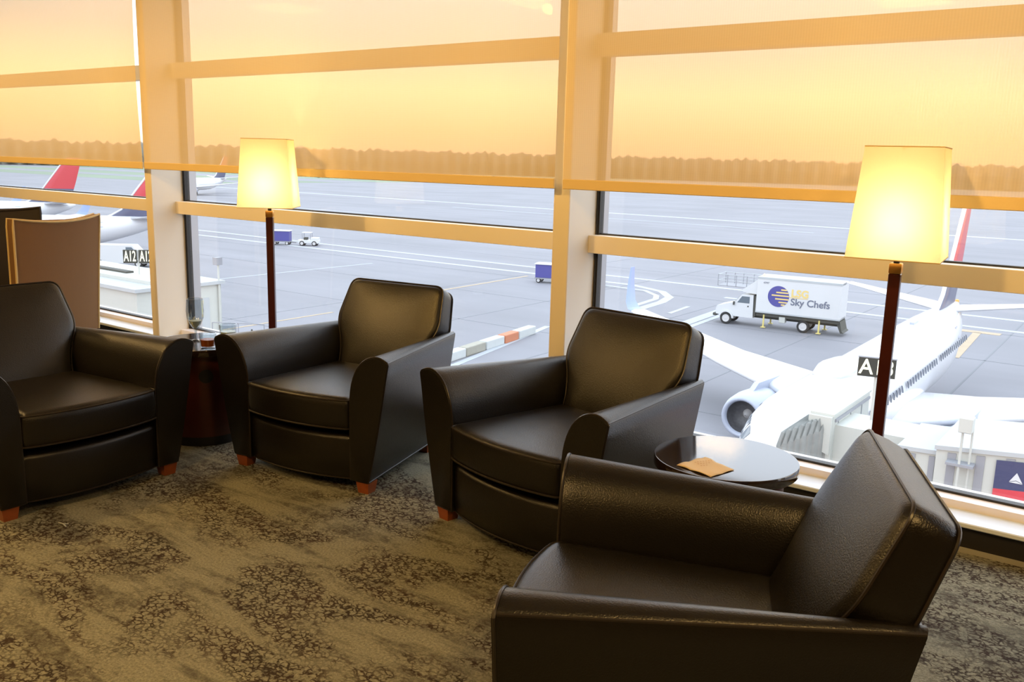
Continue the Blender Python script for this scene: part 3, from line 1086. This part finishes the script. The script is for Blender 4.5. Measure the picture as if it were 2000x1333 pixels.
# ------------------------------------------------------------------ airliners
AS = 0.953
def ell(x, hw, hh, zc, n=36):
    return [(x, hw*math.sin(2*PI*k/n), zc + hh*math.cos(2*PI*k/n)) for k in range(n)]
def wing_mesh(sections):
    # sections: (x_le, chord, y, z, thickness)
    rings = []
    for xle, ch, y, z, th in sections:
        prof = [(0, 0), (0.02, 0.30), (0.10, 0.44), (0.3, 0.5), (0.6, 0.33), (1.0, 0.02), (0.6, -0.22), (0.3, -0.4), (0.1, -0.36), (0.02, -0.22)]
        rings.append([(xle+u*ch, y, z+v*th) for u, v in prof])
    return loft(rings)
def make_airliner(label):
    t = thing('airliner', label, 'aeroplane', (0, 0, 0), 0)
    t.scale = (AS, AS, AS)
    st = [(0.0, .02, .02, 2.75), (0.15, .32, .30, 2.78), (0.5, .66, .60, 2.84), (1.1, 1.02, 0.92, 2.95), (1.8, 1.32, 1.24, 3.08), (2.6, 1.56, 1.56, 3.20),
          (3.5, 1.74, 1.80, 3.28), (4.6, 1.85, 1.95, 3.30), (6, 1.88, 2.0, 3.30), (12, 1.88, 2.0, 3.30), (20, 1.88, 2.0, 3.30), (26, 1.88, 2.0, 3.30), (28.5, 1.80, 1.92, 3.38),
          (31, 1.55, 1.62, 3.66), (33.5, 1.18, 1.24, 4.02), (35.5, .80, .86, 4.34), (37, .46, .52, 4.62), (38.0, .16, .20, 4.85)]
    v, f = loft([ell(*s) for s in st])
    fmat = []
    fus = mesh_obj('fuselage', v, f, 'airliner_white', t, smooth=True)
    # belly fairing at the wing root
    v, f = loft([ell(11.5, .5, .3, 1.6, 20), ell(13, 1.7, .75, 1.75, 20), ell(16, 2.15, .95, 1.75, 20), ell(19.5, 2.1, .9, 1.75, 20), ell(22.5, .8, .4, 1.7, 20)])
    mesh_obj('belly_fairing', v, f, 'airliner_grey', t, smooth=True)
    # antenna hump over the mid cabin
    v, f = loft([ell(7.4, .08, .04, 5.25, 18), ell(8.1, .6, .34, 5.25, 18), ell(9.2, .8, .50, 5.25, 18), ell(10.8, .75, .42, 5.22, 18), ell(12.8, .1, .06, 5.2, 18)])
    mesh_obj('antenna_fairing', v, f, 'airliner_white', t, smooth=True)
    MB().box(24, 25.2, -.12, .12, 5.2, 5.42).build('roof_antenna', 'airliner_grey', t)
    # flight deck windows follow the nose skin
    def skin(x, zz, s):
        for q in range(len(st)-1):
            if st[q][0] <= x <= st[q+1][0]:
                u = (x-st[q][0])/(st[q+1][0]-st[q][0])
                hw, hh, zc = [st[q][i]+(st[q+1][i]-st[q][i])*u for i in (1, 2, 3)]
                c = max(-1, min(1, (zz-zc)/hh))
                return (x-0.02, s*(hw*math.sqrt(1-c*c)+0.012), zz+0.015)
    for s in (-1, 1):
        for (xa, xb, za, zb, zc_, zd) in ((1.75, 2.35, 3.72, 3.72, 4.05, 4.22), (2.45, 3.0, 3.74, 3.76, 4.25, 4.33), (3.1, 3.6, 3.80, 3.86, 4.33, 4.30)):
            mesh_obj('flight_deck_window', [skin(xa, za, s), skin(xb, zb, s), skin(xb, zd, s), skin(xa+0.05, zc_, s)], [(0, 1, 2, 3)], 'dark_glass', t)
    # cabin windows
    cw = None
    for s in (-1,):
        for q in range(44):
            x = 6.6+q*0.56
            if q in (14, 28):
                continue
            if cw is None:
                mb = MB()
                ring = [(0.13*math.cos(2*PI*k/10), 0, 0.18*math.sin(2*PI*k/10)) for k in range(10)]
                mb.add(ring + [(a, -0.02, b) for a, _, b in ring], [tuple(range(10))] + [(k, (k+1) % 10, 10+(k+1) % 10, 10+k) for k in range(10)])
                cw = mb.build('cabin_window', 'cabin_window', t)
                o = cw
            else:
                o = cw.copy()
                C.objects.link(o)
                o.parent = t
            o.location = (x, s*1.872, 3.85)
            o.rotation_euler = (s*0.28, 0, 0)
    for s in (-1, 1):
        for x in (4.3, 29.5):
            xx = [skin(x, 2.7, s), skin(x+0.85, 2.7, s), skin(x+0.85, 3.9, s), skin(x+0.85, 4.55, s), skin(x, 4.55, s), skin(x, 3.9, s)]
            mesh_obj('cabin_door', xx, [tuple(range(6))], 'airliner_grey', t)
    # wings with winglets, engines
    for s in (1, -1):
        v, f = wing_mesh([(12.6, 8.2, s*1.2, 2.25, 1.1), (14.6, 5.9, s*4.2, 2.55, .75), (17.0, 4.1, s*8.5, 3.05, .5), (22.3, 1.7, s*16.7, 4.25, .22)])
        wg = mesh_obj('wing', v, f, 'airliner_white', t, smooth=True, autosmooth=60)
        rings = []
        for xle, ch, y, z, th in ((22.3, 1.7, 16.6, 4.24, .2), (22.55, 1.55, 17.1, 4.36, .18), (22.9, 1.35, 17.45, 4.75, .15), (23.6, .95, 17.75, 5.8, .1), (24.3, .55, 17.95, 6.9, .06)):
            pf = [(0, 0), (.1, .5), (.4, .5), (1, 0), (.4, -.5), (.1, -.5)]
            up_ = 0 if z < 4.3 else (0.6 if z < 4.5 else 1)
            rings.append([(xle+u*ch, s*(y+(w*th*up_)), z+w*th*(1-up_)) for u, w in pf])
        v, f = loft(rings)
        mesh_obj('winglet', v, f, 'winglet_blue', wg, smooth=True, autosmooth=60)
        # flap track fairings
        for yy, xx, zz in ((5.2, 19.2, 2.35), (9.0, 19.6, 2.8), (12.4, 20.8, 3.2)):
            v, f = loft([[(xx+a, s*yy+r*math.cos(2*PI*k/10), zz+r*0.8*math.sin(2*PI*k/10)) for k in range(10)] for a, r in ((0, .03), (.5, .2), (1.6, .2), (2.6, .02))])
            mesh_obj('flap_fairing', v, f, 'airliner_grey', wg, smooth=True)
        # engine
        cy, cz = s*4.83, 1.72
        def er(x, r, n=32):
            return [(x, cy+r*math.sin(2*PI*k/n), cz+r*math.cos(2*PI*k/n)) for k in range(n)]
        v, f = loft([er(11.75, .80), er(11.62, .84), er(11.55, .92), er(11.62, 1.02), er(12.0, 1.11), er(12.8, 1.15), er(14.2, 1.05), er(15.3, .82), er(15.3, .74), er(14.6, .74)], cap=False)
        en = mesh_obj('engine', v, f, 'airliner_grey', t, smooth=True)
        v, f = loft([er(11.74, .81), er(12.4, .80), er(12.5, .05)], cap=False)
        mesh_obj('intake', v, f, 'engine_dark', en, smooth=True)
        v, f = loft([er(12.15, .02, 20), er(12.3, .15, 20), er(12.5, .26, 20)], cap=False)
        mesh_obj('spinner', v, f, 'hub', en, smooth=True)
        v, f = loft([er(14.6, .74), er(15.9, .52), er(16.3, .40), er(16.3, .1)], cap=False)
        mesh_obj('exhaust', v, f, 'alu', en, smooth=True)
        mb = MB()
        mb.prism([(12.3, 2.7), (13.4, 3.15), (17.0, 2.95), (16.6, 2.3), (14.5, 2.35)], -0.13, 0.13, lambda u, w, q: (u, cy+q, w))
        mb.build('pylon', 'airliner_grey', en)
        # stabiliser
        v, f = wing_mesh([(33.4, 3.6, s*0.5, 5.0, .4), (34.8, 2.7, s*3.0, 5.25, .28), (37.0, 1.3, s*7.15, 5.7, .12)])
        mesh_obj('stabiliser', v, f, 'airliner_white', t, smooth=True, autosmooth=60)
    # fin with dorsal fillet
    rings = []
    for z, xle, ch, th in ((4.9, 30.0, 6.9, .30), (5.4, 31.2, 5.9, .46), (6.1, 32.4, 5.1, .42), (8.5, 34.2, 4.1, .34), (12.0, 36.9, 2.4, .18), (12.25, 37.2, 1.9, .1)):
        pf = [(0, 0), (.06, .4), (.3, .5), (1, .04), (1, -.04), (.3, -.5), (.06, -.4)]
        rings.append([(xle+u*ch, w*th, z) for u, w in pf])
    v, f = loft(rings)
    fn = mesh_obj('fin', v, f, 'fin', t, smooth=True, autosmooth=60)
    le = [(30.0, 0, 4.9), (31.2, 0, 5.4), (32.4, 0, 6.1), (34.2, 0, 8.5), (36.9, 0, 12.0)]
    MB().tube([(x-0.02, y, z) for x, y, z in le], 0.13, 8).build('leading_edge', 'airliner_white', fn, smooth=True)
    MB().lathe([(0.0, -0.1), (0.13, 0.0), (0.12, 0.15), (0, 0.2)], 10, 38.05, 0, cap=False).build('tail_light', 'amber_lens', t).location = (0, 0, 5.0)
    for x, y, r, h in ((4.2, 0, .34, 1.6), (18.0, 2.6, .55, 2.0), (18.0, -2.6, .55, 2.0)):
        g = MB().tube([(x, y, 0.3), (x, y, h)], 0.10, 10).build('landing_gear', 'alu', t)
        for q in (-0.3, 0.3):
            MB().lathe([(r*0.4, y+q-0.12), (r*0.9, y+q-0.13), (r, y+q-0.08), (r, y+q+0.08), (r*0.9, y+q+0.13), (r*0.4, y+q+0.12)], 20, x, r, axis='y').build('wheel', 'tyre', g, smooth=True)
    return t
A = make_airliner('white airliner parked nose towards the window beside the bellows of the boarding bridge')
A.location = (-10.374, 28.034, GZ)
A.rotation_euler = (0, 0, 1.588)
SK = ('cabin_window', 'flap_fairing', 'roof_antenna', 'antenna_fairing', 'flight_deck_window', 'tail_light')
def far_plane(label, tail, az):
    # tail = world xy of the tail cone end; az = heading of the local +x (aft) axis
    o = copy_tree(A, None, SK)
    o['label'] = label
    L = 38*AS
    o.location = (tail[0]-L*math.cos(az), tail[1]-L*math.sin(az), GZ)
    o.rotation_euler = (0, 0, az)
    tag(o, group=None)
    return o
far_plane('white airliner seen side on just beyond the twin gate signs at the left', (-102, 66), math.radians(36+12))
far_plane('white airliner with a red tail, farther out at the far left of the apron', (-135.6, 72.2), math.radians(36+10))
far_plane('distant white airliner left of the farther floor lamp, just under the shade', (-252, 185), math.radians(108))

# ------------------------------------------------------------------ boarding bridges
def bridge_box(mb, x0, x1, y0, y1, z0, z1):
    mb.box(x0, x1, y0, y1, z0, z1)
def make_bridge(label):
    t = thing('boarding_bridge', label, 'boarding bridge', (0, 0, GZ))
    zt = 5.38
    # cab beside the aircraft door
    MB().rbox(-8.30, -8.0, 28.42, 32.6, 2.55, zt, 0.02, 1).build('cab', 'bridge', t)
    MB().box(-8.72, -7.97, 28.36, 32.66, zt, zt+0.08).build('cab_roof', 'bridge', t)
    MB().prism(rounded([(-8.72, zt), (-8.72, 4.75), (-8.45, 4.30), (-8.0, 4.15), (-8.0, zt)], [0.0, 0.2, 0.2, 0.02, 0.0], 4), 28.20, 28.36, lambda u, w, q: (u, q, w)).build('hood', 'bridge', t)
    MB().box(-8.0, -7.95, 28.6, 32.5, zt-0.22, zt-0.12).build('gutter', 'bridge_rib', t)
    for y in (28.95, 30.3, 31.6):
        MB().box(-8.0, -7.98, y, y+0.05, 2.6, zt-0.25).build('wall_joint', 'bridge_rib', t)
    MB().box(-8.0, -5.65, 28.7, 30.6, 2.5, 5.05).build('link_corridor', 'bridge', t)
    # ribbed bellows reaching to the fuselage
    rings = []
    nb = 17
    for i in range(nb):
        q = i/(nb-1)
        x = -8.12 - 0.95*q
        k = 0.10*(i % 2)
        ya, yb = 28.3-1.9*q+k, 32.4-0.1*q-k
        z0, z1 = 2.45+k*0.6, zt+0.02-0.35*q-k
        rings.append([(x, ya, z0), (x-0.0, ya, (z0+z1)/2), (x, ya, z1-0.35), (x, ya+0.35, z1), (x, (ya+yb)/2, z1+0.02), (x, yb-0.35, z1), (x, yb, z1-0.35), (x, yb, z0)])
    v, f = loft(rings, cap=False)
    mesh_obj('bellows', v, f, 'bellows', t)
    # folds down the front of the bellows
    # two telescoping tunnels running along the terminal
    def tunnel(x0, x1, y0, y1, zl, zr, step, nm):
        sl = lambda x, z: z + (zr-zl)*(x-x0)/(x1-x0)
        mb = MB().box(x0, x1, y0, y1, 2.5, 5.2, T=lambda x, y, z: (x, y, sl(x, z) + (zl-5.2)))
        tn = mb.build(nm, 'bridge', t)
        MB().box(x0-0.04, x1, y0-0.08, y1+0.08, 5.2, 5.32, T=lambda x, y, z: (x, y, sl(x, z)+(zl-5.2))).build('tunnel_roof', 'bridge_roof', tn)
        x = x0+0.30
        while x < x1-0.2:
            MB().box(x, x+step*0.30, y0-0.03, y0, 2.55, 5.12, T=lambda a, b, c: (a, b, sl(a, c)+(zl-5.2))).build('side_rib', 'bridge_rib', tn)
            x += step
        return tn
    tunnel(-5.65, -4.6, 26.95, 29.75, 5.20, 5.25, 0.52, 'inner_tunnel')
    t2 = tunnel(-4.62, 8.0, 26.70, 30.2, 5.48, 6.74, 0.72, 'outer_tunnel')
    # advertising panel on the tunnel side: navy over red with a small triangle mark and a letter
    px0 = -3.10
    yy = 26.655
    sk = lambda a, b, c: (a, b, c+0.1*(a-px0))
    pn = MB().box(px0, 2.0, yy-0.02, yy, 4.70, 5.50, T=sk).build('navy_panel', 'navy', t)
    MB().box(px0, 2.0, yy-0.02, yy, 3.1, 4.70, T=sk).build('red_panel', 'red', t)
    x, z, s = px0+0.52, 5.10, 0.16
    MB().prism([(x-s, z-s*0.75), (x, z+s*0.95), (x, z-s*0.35)], 0, 0.01, lambda u, w, q: (u, yy-0.035+q, w)).prism([(x+s, z-s*0.75), (x, z+s*0.95), (x, z-s*0.35)], 0, 0.01, lambda u, w, q: (u, yy-0.035+q, w)).prism([(x-s, z-s*0.85), (x, z-s*0.45), (x+s, z-s*0.85)], 0, 0.01, lambda u, w, q: (u, yy-0.035+q, w)).build('triangle_mark', 'white_paint', pn)
    text_mesh('DELTA', 0.36, 'white_paint', 'panel_lettering', pn, (px0+0.90, yy-0.03, 5.12), (PI/2, 0, 0), 0.004, 0.004, 1.3, 'LEFT')
    # camera box on two slim poles in front of the tunnel
    MB().rbox(-4.06, -3.72, 26.15, 26.55, 6.20, 6.62, 0.02, 1).build('camera_box', 'bridge', t)
    MB().tube([(-3.96, 26.35, 2.6), (-3.96, 26.35, 6.2)], 0.035, 8).build('pole', 'bridge', t)
    MB().tube([(-3.74, 26.50, 2.6), (-3.74, 26.50, 6.3)], 0.03, 8).build('pole', 'bridge', t)
    MB().box(-4.3, -3.6, 26.3, 26.7, 5.2, 5.27).build('bracket', 'bridge_rib', t)
    # rotunda column under the tunnels
    MB().lathe([(0.5, 0), (0.5, 2.9)], 24, 4.5, 28.6).build('support_column', 'bridge_rib', t, smooth=True)
    dl = MB().tube([(-6.9, 29.2, 0.5), (-6.9, 29.2, 2.6)], 0.2, 10).tube([(-6.9, 31.6, 0.5), (-6.9, 31.6, 2.6)], 0.2, 10).box(-7.1, -6.7, 29.0, 31.8, 0.45, 0.75).build('wheel_frame', 'bridge_rib', t)
    for y in (28.9, 31.9):
        MB().lathe([(0.2, y-0.18), (0.5, y-0.2), (0.5, y+0.2), (0.2, y+0.18)], 20, -6.9, 0.5, axis='y').build('wheel', 'tyre', dl, smooth=True)
    return t
make_bridge('white boarding bridge with grey bellows at the right, touching the near airliner')

def gate_sign(name, label, cat, x, y, z, w, h, txt, rz, pole_z, panels=1):
    t = thing(name, label, cat, (x, y, z), rz)
    offs = [0] if panels == 1 else [-w*0.58, w*0.58]
    for i, o in enumerate(offs):
        p = MB().rbox(o-w/2, o+w/2, -0.06, 0.06, -h/2, h/2, 0.01, 1).build('panel', 'sign_black', t)
        text_mesh(txt, h*1.12, 'sign_letter', 'lettering', p, (o, -0.066, -0.01*h), (PI/2, 0, 0), 0.004, 0.012*h, 1.0)
        tx = p.children[0]
        tx.scale.x = w*0.86/max(v.co.x for v in tx.data.vertices)/2
    if panels == 1:
        MB().box(-w/2-0.02, w/2+0.02, -0.065, 0.06, h/2, h/2+0.03).build('frame', 'bridge_rib', t)
    MB().tube([(0, 0.08, pole_z), (0, 0.08, h/2)], 0.045, 8).build('pole', 'bridge', t)
    return t
gate_sign('gate_sign', 'black lit gate sign reading A13 half hidden by the nearer lamp pole', 'gate sign', -6.98, 28.9, -4.52, 1.10, 0.60, 'A13', 0.24, -1.72)
# a second bridge head at the left gate
def make_left_bridge():
    t = thing('boarding_bridge', 'pale boarding bridge head beyond the left window post, below the twin gate signs', 'boarding bridge', (0, 0, GZ))
    MB().box(-60, -46.0, 27.6, 33.1, 2.4, 5.35).build('tunnel', 'bridge', t)
    MB().box(-60, -45.8, 27.4, 33.3, 5.35, 5.55).build('tunnel_roof', 'bridge_roof', t)
    MB().box(-58, -47, 29.0, 31.5, 5.55, 5.75).build('roof_step', 'bridge', t)
    MB().box(-57.0, -51.0, 30.0, 30.5, 5.75, 5.86).build('cable_tray', 'chassis', t)
    MB().box(-46.0, -45.9, 31.1, 32.2, 2.5, 4.6).build('service_door', 'bridge_roof', t)
    MB().box(-45.9, -45.86, 31.35, 31.75, 3.5, 4.5).build('door_notice', 'yellow', t)
    MB().tube([(-45.9, 32.9, 2.5), (-45.9, 32.9, 6.6)], 0.06, 8).build('lamp_pole', 'bridge', t)
    MB().box(-46.15, -45.75, 32.7, 33.1, 6.5, 6.95).build('lamp_head', 'bridge_rib', t)
    for q in (0, 1, 2):
        MB().tube([(-44.0+q*1.3, 31.0+q*0.8, 2.4), (-44.0+q*1.3, 31.0+q*0.8, 3.5)], 0.03, 6).build('rail_post', 'bridge_rib', t)
    MB().tube([(-44.0, 31.0, 3.5), (-42.7, 31.8, 3.5), (-41.4, 32.6, 3.5)], 0.03, 6).build('handrail', 'bridge_rib', t)
    MB().box(-45.9, -41.2, 30.6, 33.0, 2.25, 2.4).build('landing', 'bridge_rib', t)
    MB().tube([(-43.5, 32.0, 0), (-43.5, 32.0, 2.25)], 0.15, 8).build('support_leg', 'bridge_rib', t)
    MB().lathe([(0.7, 0), (0.7, 2.5)], 20, -52, 30.3).build('support_column', 'bridge_rib', t)
make_left_bridge()
gate_sign('gate_sign', 'pair of lit gate signs reading A12 beside the left window post', 'gate sign', -50.1, 30.3, -4.75, 0.78, 0.80, 'A12', 0.80, -1.1, 2)

# ------------------------------------------------------------------ catering truck
def wheel(parent, x, y, r, w=0.26):
    o = MB().lathe([(r*0.62, y-w/2), (r*0.92, y-w/2-0.01), (r, y-w/2+0.05), (r, y+w/2-0.05), (r*0.92, y+w/2+0.01), (r*0.62, y+w/2)], 28, x, r, axis='y').build('wheel', 'tyre', parent, smooth=True)
    for s in (-1, 1):
        yy = y+s*(w/2+0.004)
        MB().lathe([(r*0.64, yy), (r*0.60, yy+s*0.03), (r*0.42, yy+s*0.008), (r*0.2, yy+s*0.02), (0.001, yy+s*0.03)], 20, x, r, axis='y', cap=False).build('hub', 'hub', o, smooth=True)
    return o
def make_truck():
    # x forward along the truck axis pointing left in the photo is -x; camera side is -y
    t = thing('catering_truck', 'white catering box truck with blue disc logo, crossing the apron above the airliner', 'truck', (-30.35, 72.2, GZ), math.radians(5))
    # cargo box
    bx0, bx1, z0, z1 = 3.05, 9.75, 1.30, 4.25
    bxm = MB().rbox(bx0, bx1, -1.25, 1.25, z0, z1, 0.03, 1).build('cargo_box', 'white_paint', t)
    MB().box(bx0, bx1, -1.27, 1.27, z1-0.16, z1+0.01).build('top_rail', 'bridge_roof', bxm)
    MB().box(bx0, bx1, -1.27, 1.27, z0, z0+0.12).build('bottom_rail', 'bridge_roof', bxm)
    # cab-over nose slope of the box
    MB().prism([(3.05, 2.75), (1.9, 2.85), (1.75, 3.0), (3.05, 4.0)], -1.05, 1.05, lambda u, w, q: (u, q, w)).build('air_deflector', 'white_paint', t)
    # cab
    prof = [(0.0, 0.75), (-0.35, 0.8), (-0.40, 1.15), (-0.30, 1.50), (0.9, 1.85), (1.15, 1.88), (1.75, 2.62), (2.75, 2.65), (2.80, 0.72)]
    cabm = MB().prism(prof, -1.0, 1.0, lambda u, w, q: (u, q, w)).build('cab', 'white_paint', t)
    MB().add([(1.17, -0.93, 1.93), (1.72, -0.93, 2.58), (1.72, 0.93, 2.58), (1.17, 0.93, 1.93)], [(0, 1, 2, 3)]).build('windscreen', 'dark_glass', cabm).location = (-0.012, 0, 0.012)
    for s in (-1, 1):
        MB().prism([(1.42, 1.92), (1.80, 2.48), (2.45, 2.48), (2.45, 1.92)], s*1.0, s*1.012, lambda u, w, q: (u, q, w)).build('door_window', 'dark_glass', cabm)
        MB().box(2.30, 2.40, s*1.0, s*1.03, 1.62, 1.72).build('door_handle', 'chassis', cabm)
        MB().rbox(1.10, 1.22, s*1.10-0.1, s*1.10+0.1, 1.70, 2.0, 0.03, 1).build('mirror', 'chassis', cabm)
        MB().rbox(-0.36, -0.15, s*0.86-0.12, s*0.86+0.12, 1.12, 1.34, 0.03, 1).build('headlight', 'amber_lens', cabm)
    MB().box(-0.42, -0.38, -0.6, 0.6, 0.95, 1.4).build('grille', 'chassis', cabm)
    MB().rbox(-0.62, -0.30, -1.02, 1.02, 0.62, 0.85, 0.04, 1).build('front_bumper', 'chassis', t)
    for s in (-1, 1):   # front wing arches
        pts = [(0.55+0.62*math.cos(a), 0.55+0.62*math.sin(a)) for a in [PI*i/10 for i in range(11)]]
        inner = [(0.55+0.50*math.cos(a), 0.55+0.50*math.sin(a)) for a in [PI*i/10 for i in range(10, -1, -1)]]
        MB().prism(pts+inner, s*0.85, s*1.12, lambda u, w, q: (u, q, w)).build('wheel_arch', 'white_paint', cabm)
    MB().box(0.3, 9.7, -0.45, 0.45, 0.72, 1.0).box(3.1, 9.7, -1.1, 1.1, 1.0, 1.3).build('chassis', 'chassis', t)
    MB().box(2.82, 3.02, -1.0, 1.0, 0.9, 2.6).build('cab_gap_frame', 'chassis', t)
    for x, y in ((0.55, -0.95), (0.55, 0.95), (6.95, -1.0), (6.95, 1.0)):
        wheel(t, x, y, 0.50)
    MB().rbox(5.0, 5.5, -1.15, -0.6, 0.62, 1.1, 0.03, 1).build('tool_box', 'bridge', t)
    for x in (3.75, 8.2):
        for s in (-1, 1):
            MB().tube([(x, s*1.1, 0.12), (x, s*1.1, 1.15)], 0.07, 8).box(x-0.18, x+0.18, s*1.1-0.15, s*1.1+0.15, 0.08, 0.14).build('stabiliser_leg', 'yellow', t)
    MB().prism([(9.5, 1.05), (9.75, 1.2), (9.95, 0.45), (10.1, 0.30), (9.85, 0.28)], -1.0, 1.0, lambda u, w, q: (u, q, w)).build('tail_lift', 'chassis', t)
    # logo disc with gold bars, letters
    lx, lz, lr = 4.85, 2.78, 0.86
    yy = -1.262
    lg = MB().add([(lx+lr*math.cos(2*PI*k/48), yy, lz+lr*math.sin(2*PI*k/48)) for k in range(48)] + [(lx+lr*math.cos(2*PI*k/48), yy+0.01, lz+lr*math.sin(2*PI*k/48)) for k in range(48)],
                  [tuple(range(48))] + [(k, (k+1) % 48, 48+(k+1) % 48, 48+k) for k in range(48)]).build('logo_disc', 'logo_blue', t)
    for q, x_start in ((0.56, 0.18), (0.33, -0.20), (0.08, -0.55), (-0.20, -0.25), (-0.46, 0.05), (-0.66, 0.25)):
        xe = math.sqrt(max(0, lr*lr-q*q))
        MB().box(lx+x_start, lx+min(xe, 0.84), yy-0.012, yy-0.002, lz+q-0.055, lz+q+0.055).build('logo_bar', 'logo_gold', lg)
    MB().box(lx+lr, lx+2.35, yy-0.006, yy, lz-0.02, lz+0.03).build('logo_line', 'logo_gold', lg)
    text_mesh('LSG', 0.80, 'logo_gold', 'lettering', bxm, (5.85, yy-0.004, 3.12), (PI/2, 0, 0), 0.004, 0.03, 1.05, 'LEFT')
    text_mesh('Sky Chefs', 0.78, 'logo_grey', 'lettering', bxm, (5.85, yy-0.004, 2.42), (PI/2, 0, 0), 0.004, 0.014, 1.0, 'LEFT')
    text_mesh('4797', 0.24, 'logo_grey', 'lettering', bxm, (3.55, yy-0.004, 3.80), (PI/2, 0, 0), 0.004, 0.0, 1.0, 'LEFT')
    # railed loading platform over the cab
    rl = MB().box(-0.35, 2.2, -1.0, 1.0, 3.18, 3.24).build('platform_deck', 'bridge_rib', t)
    mb = MB()
    for x in (-0.35, 0.45, 1.2, 2.1):
        for y in (-1.0, 1.0):
            mb2 = MB().tube([(x, y, 3.2), (x, y, 4.15)], 0.035, 6)
            mb2.build('rail_post', 'bridge_rib', rl)
    for y in (-1.0, 1.0):
        for z in (3.65, 4.15):
            MB().tube([(-0.35, y, z), (2.9, y, z)], 0.03, 6).build('rail', 'bridge_roof', rl)
    for z in (3.65, 4.15):
        MB().tube([(-0.35, -1.0, z), (-0.35, 1.0, z)], 0.03, 6).build('rail', 'bridge_roof', rl)
    MB().lathe([(0.11, 4.25), (0.11, 4.40), (0.05, 4.46)], 14, 3.4, -0.6).build('beacon', 'amber', t)
    return t
make_truck()

# ------------------------------------------------------------------ barrier blocks on the apron
BL = [((-38.95, 54.9), 2.6, 'white_block', 'white painted kerb block at the far right end of the row, nearest the middle post'),
      ((-38.62, 52.45), 2.0, 'orange_block', 'orange painted kerb block in the row of barrier blocks'),
      ((-38.30, 50.05), 2.5, 'white_block', 'white kerb block between the orange one and the bare grey one'),
      ((-37.95, 47.4), 2.5, 'stone_block', 'bare grey kerb block in the row of barrier blocks'),
      ((-37.6, 44.9), 2.3, 'white_block', 'white kerb block at the near end of the row, beside the armchair')]
for (x, y), L, m, lb in BL:
    o = MB().rbox(-L/2, L/2, -0.35, 0.35, 0, 0.62, 0.06, 2).build('barrier_block', m)
    o.location = (x, y, GZ)
    o.rotation_euler = (0, 0, math.radians(97.5))
    tag(o, lb, 'barrier', 'row of barrier blocks on the apron')

# ------------------------------------------------------------------ baggage tugs and carts
def make_tug(label, x, y, rz):
    t = thing('baggage_tug', label, 'tug', (x, y, GZ), rz)
    MB().rbox(-1.5, 1.5, -0.7, 0.7, 0.35, 0.85, 0.05, 1).build('body', 'white_paint', t)
    MB().rbox(0.35, 1.45, -0.62, 0.62, 0.85, 1.2, 0.05, 1).build('bonnet', 'white_paint', t)
    MB().box(-0.9, 0.4, -0.6, 0.6, 1.85, 1.95).build('roof', 'white_paint', t)
    for a in (-0.85, 0.35):
        for b in (-0.56, 0.56):
            MB().tube([(a, b, 0.8), (a, b, 1.9)], 0.04, 6).build('roof_post', 'bridge_rib', t)
    MB().rbox(-0.7, -0.2, -0.5, 0.5, 0.85, 1.2, 0.04, 1).build('seat', 'chassis', t)
    for a in (-0.9, 0.9):
        for b in (-0.65, 0.65):
            wheel(t, a, b, 0.36, 0.2)
    return t
def make_cart(label, x, y, rz):
    t = thing('baggage_cart', label, 'cart', (x, y, GZ), rz)
    MB().box(-1.3, 1.3, -0.8, 0.8, 0.45, 0.58).build('deck', 'bridge_rib', t)
    MB().rbox(-1.25, 1.25, -0.76, 0.76, 0.58, 2.0, 0.03, 1).build('curtain_box', 'logo_blue', t)
    MB().rbox(-1.35, 1.35, -0.85, 0.85, 2.0, 2.12, 0.03, 1).build('roof', 'white_paint', t)
    for a in (-0.9, 0.9):
        for b in (-0.65, 0.65):
            wheel(t, a, b, 0.28, 0.16)
    MB().tube([(1.3, 0, 0.4), (2.1, 0, 0.35)], 0.04, 6).build('drawbar', 'chassis', t)
    return t
make_tug('small white baggage tug on the apron, right of the far lamp pole', -102.2, 89.0, math.radians(35))
make_cart('blue curtained baggage cart just right of the far lamp pole', -105.7, 86.9, math.radians(35))
make_cart('blue curtained baggage cart peeking out left of the middle post', -54.9, 81.6, math.radians(20))
make_tug('small white baggage tug just right of the middle post', -50.5, 83.2, math.radians(20))
def make_van(label, x, y, rz, L=6.0):
    t = thing('service_van', label, 'van', (x, y, GZ), rz)
    MB().prism([(-L/2, 0.5), (-L/2, 2.5), (L/2-1.7, 2.5), (L/2-0.9, 1.6), (L/2, 1.4), (L/2, 0.5)], -1.0, 1.0, lambda u, w, q: (u, q, w)).build('body', 'white_paint', t)
    for s in (-1, 1):
        MB().prism([(L/2-2.4, 1.6), (L/2-2.4, 2.3), (L/2-1.75, 2.3), (L/2-1.15, 1.6)], s*1.0, s*1.012, lambda u, w, q: (u, q, w)).build('door_window', 'dark_glass', t)
    for a in (-L/2+1.2, L/2-1.1):
        for b in (-0.9, 0.9):
            wheel(t, a, b, 0.42, 0.24)
    return t
make_van('white service van behind the twin gate signs at the left', -96.6, 56.4, math.radians(40), 6.5)
for x, y, lb in ((-398.4, 358.6, 'leftmost tiny white service vehicle far out, just right of the far lamp shade'),
                 (-393.0, 365.3, 'middle one of three tiny white service vehicles far out under the shade hem'),
                 (-387.9, 371.7, 'rightmost of three tiny white service vehicles far out under the shade hem')):
    make_van(lb, x, y, math.radians(40), 8.0)
tag(MB().lathe([(0.32, 0), (0.32, 0.05), (0.2, 0.06), (0.05, 0.75), (0.02, 0.76)], 16).build('traffic_cone', 'chassis'), 'small dark cone on the apron just beyond the second armchair', 'cone').location = (-52.3, 40.1, GZ)
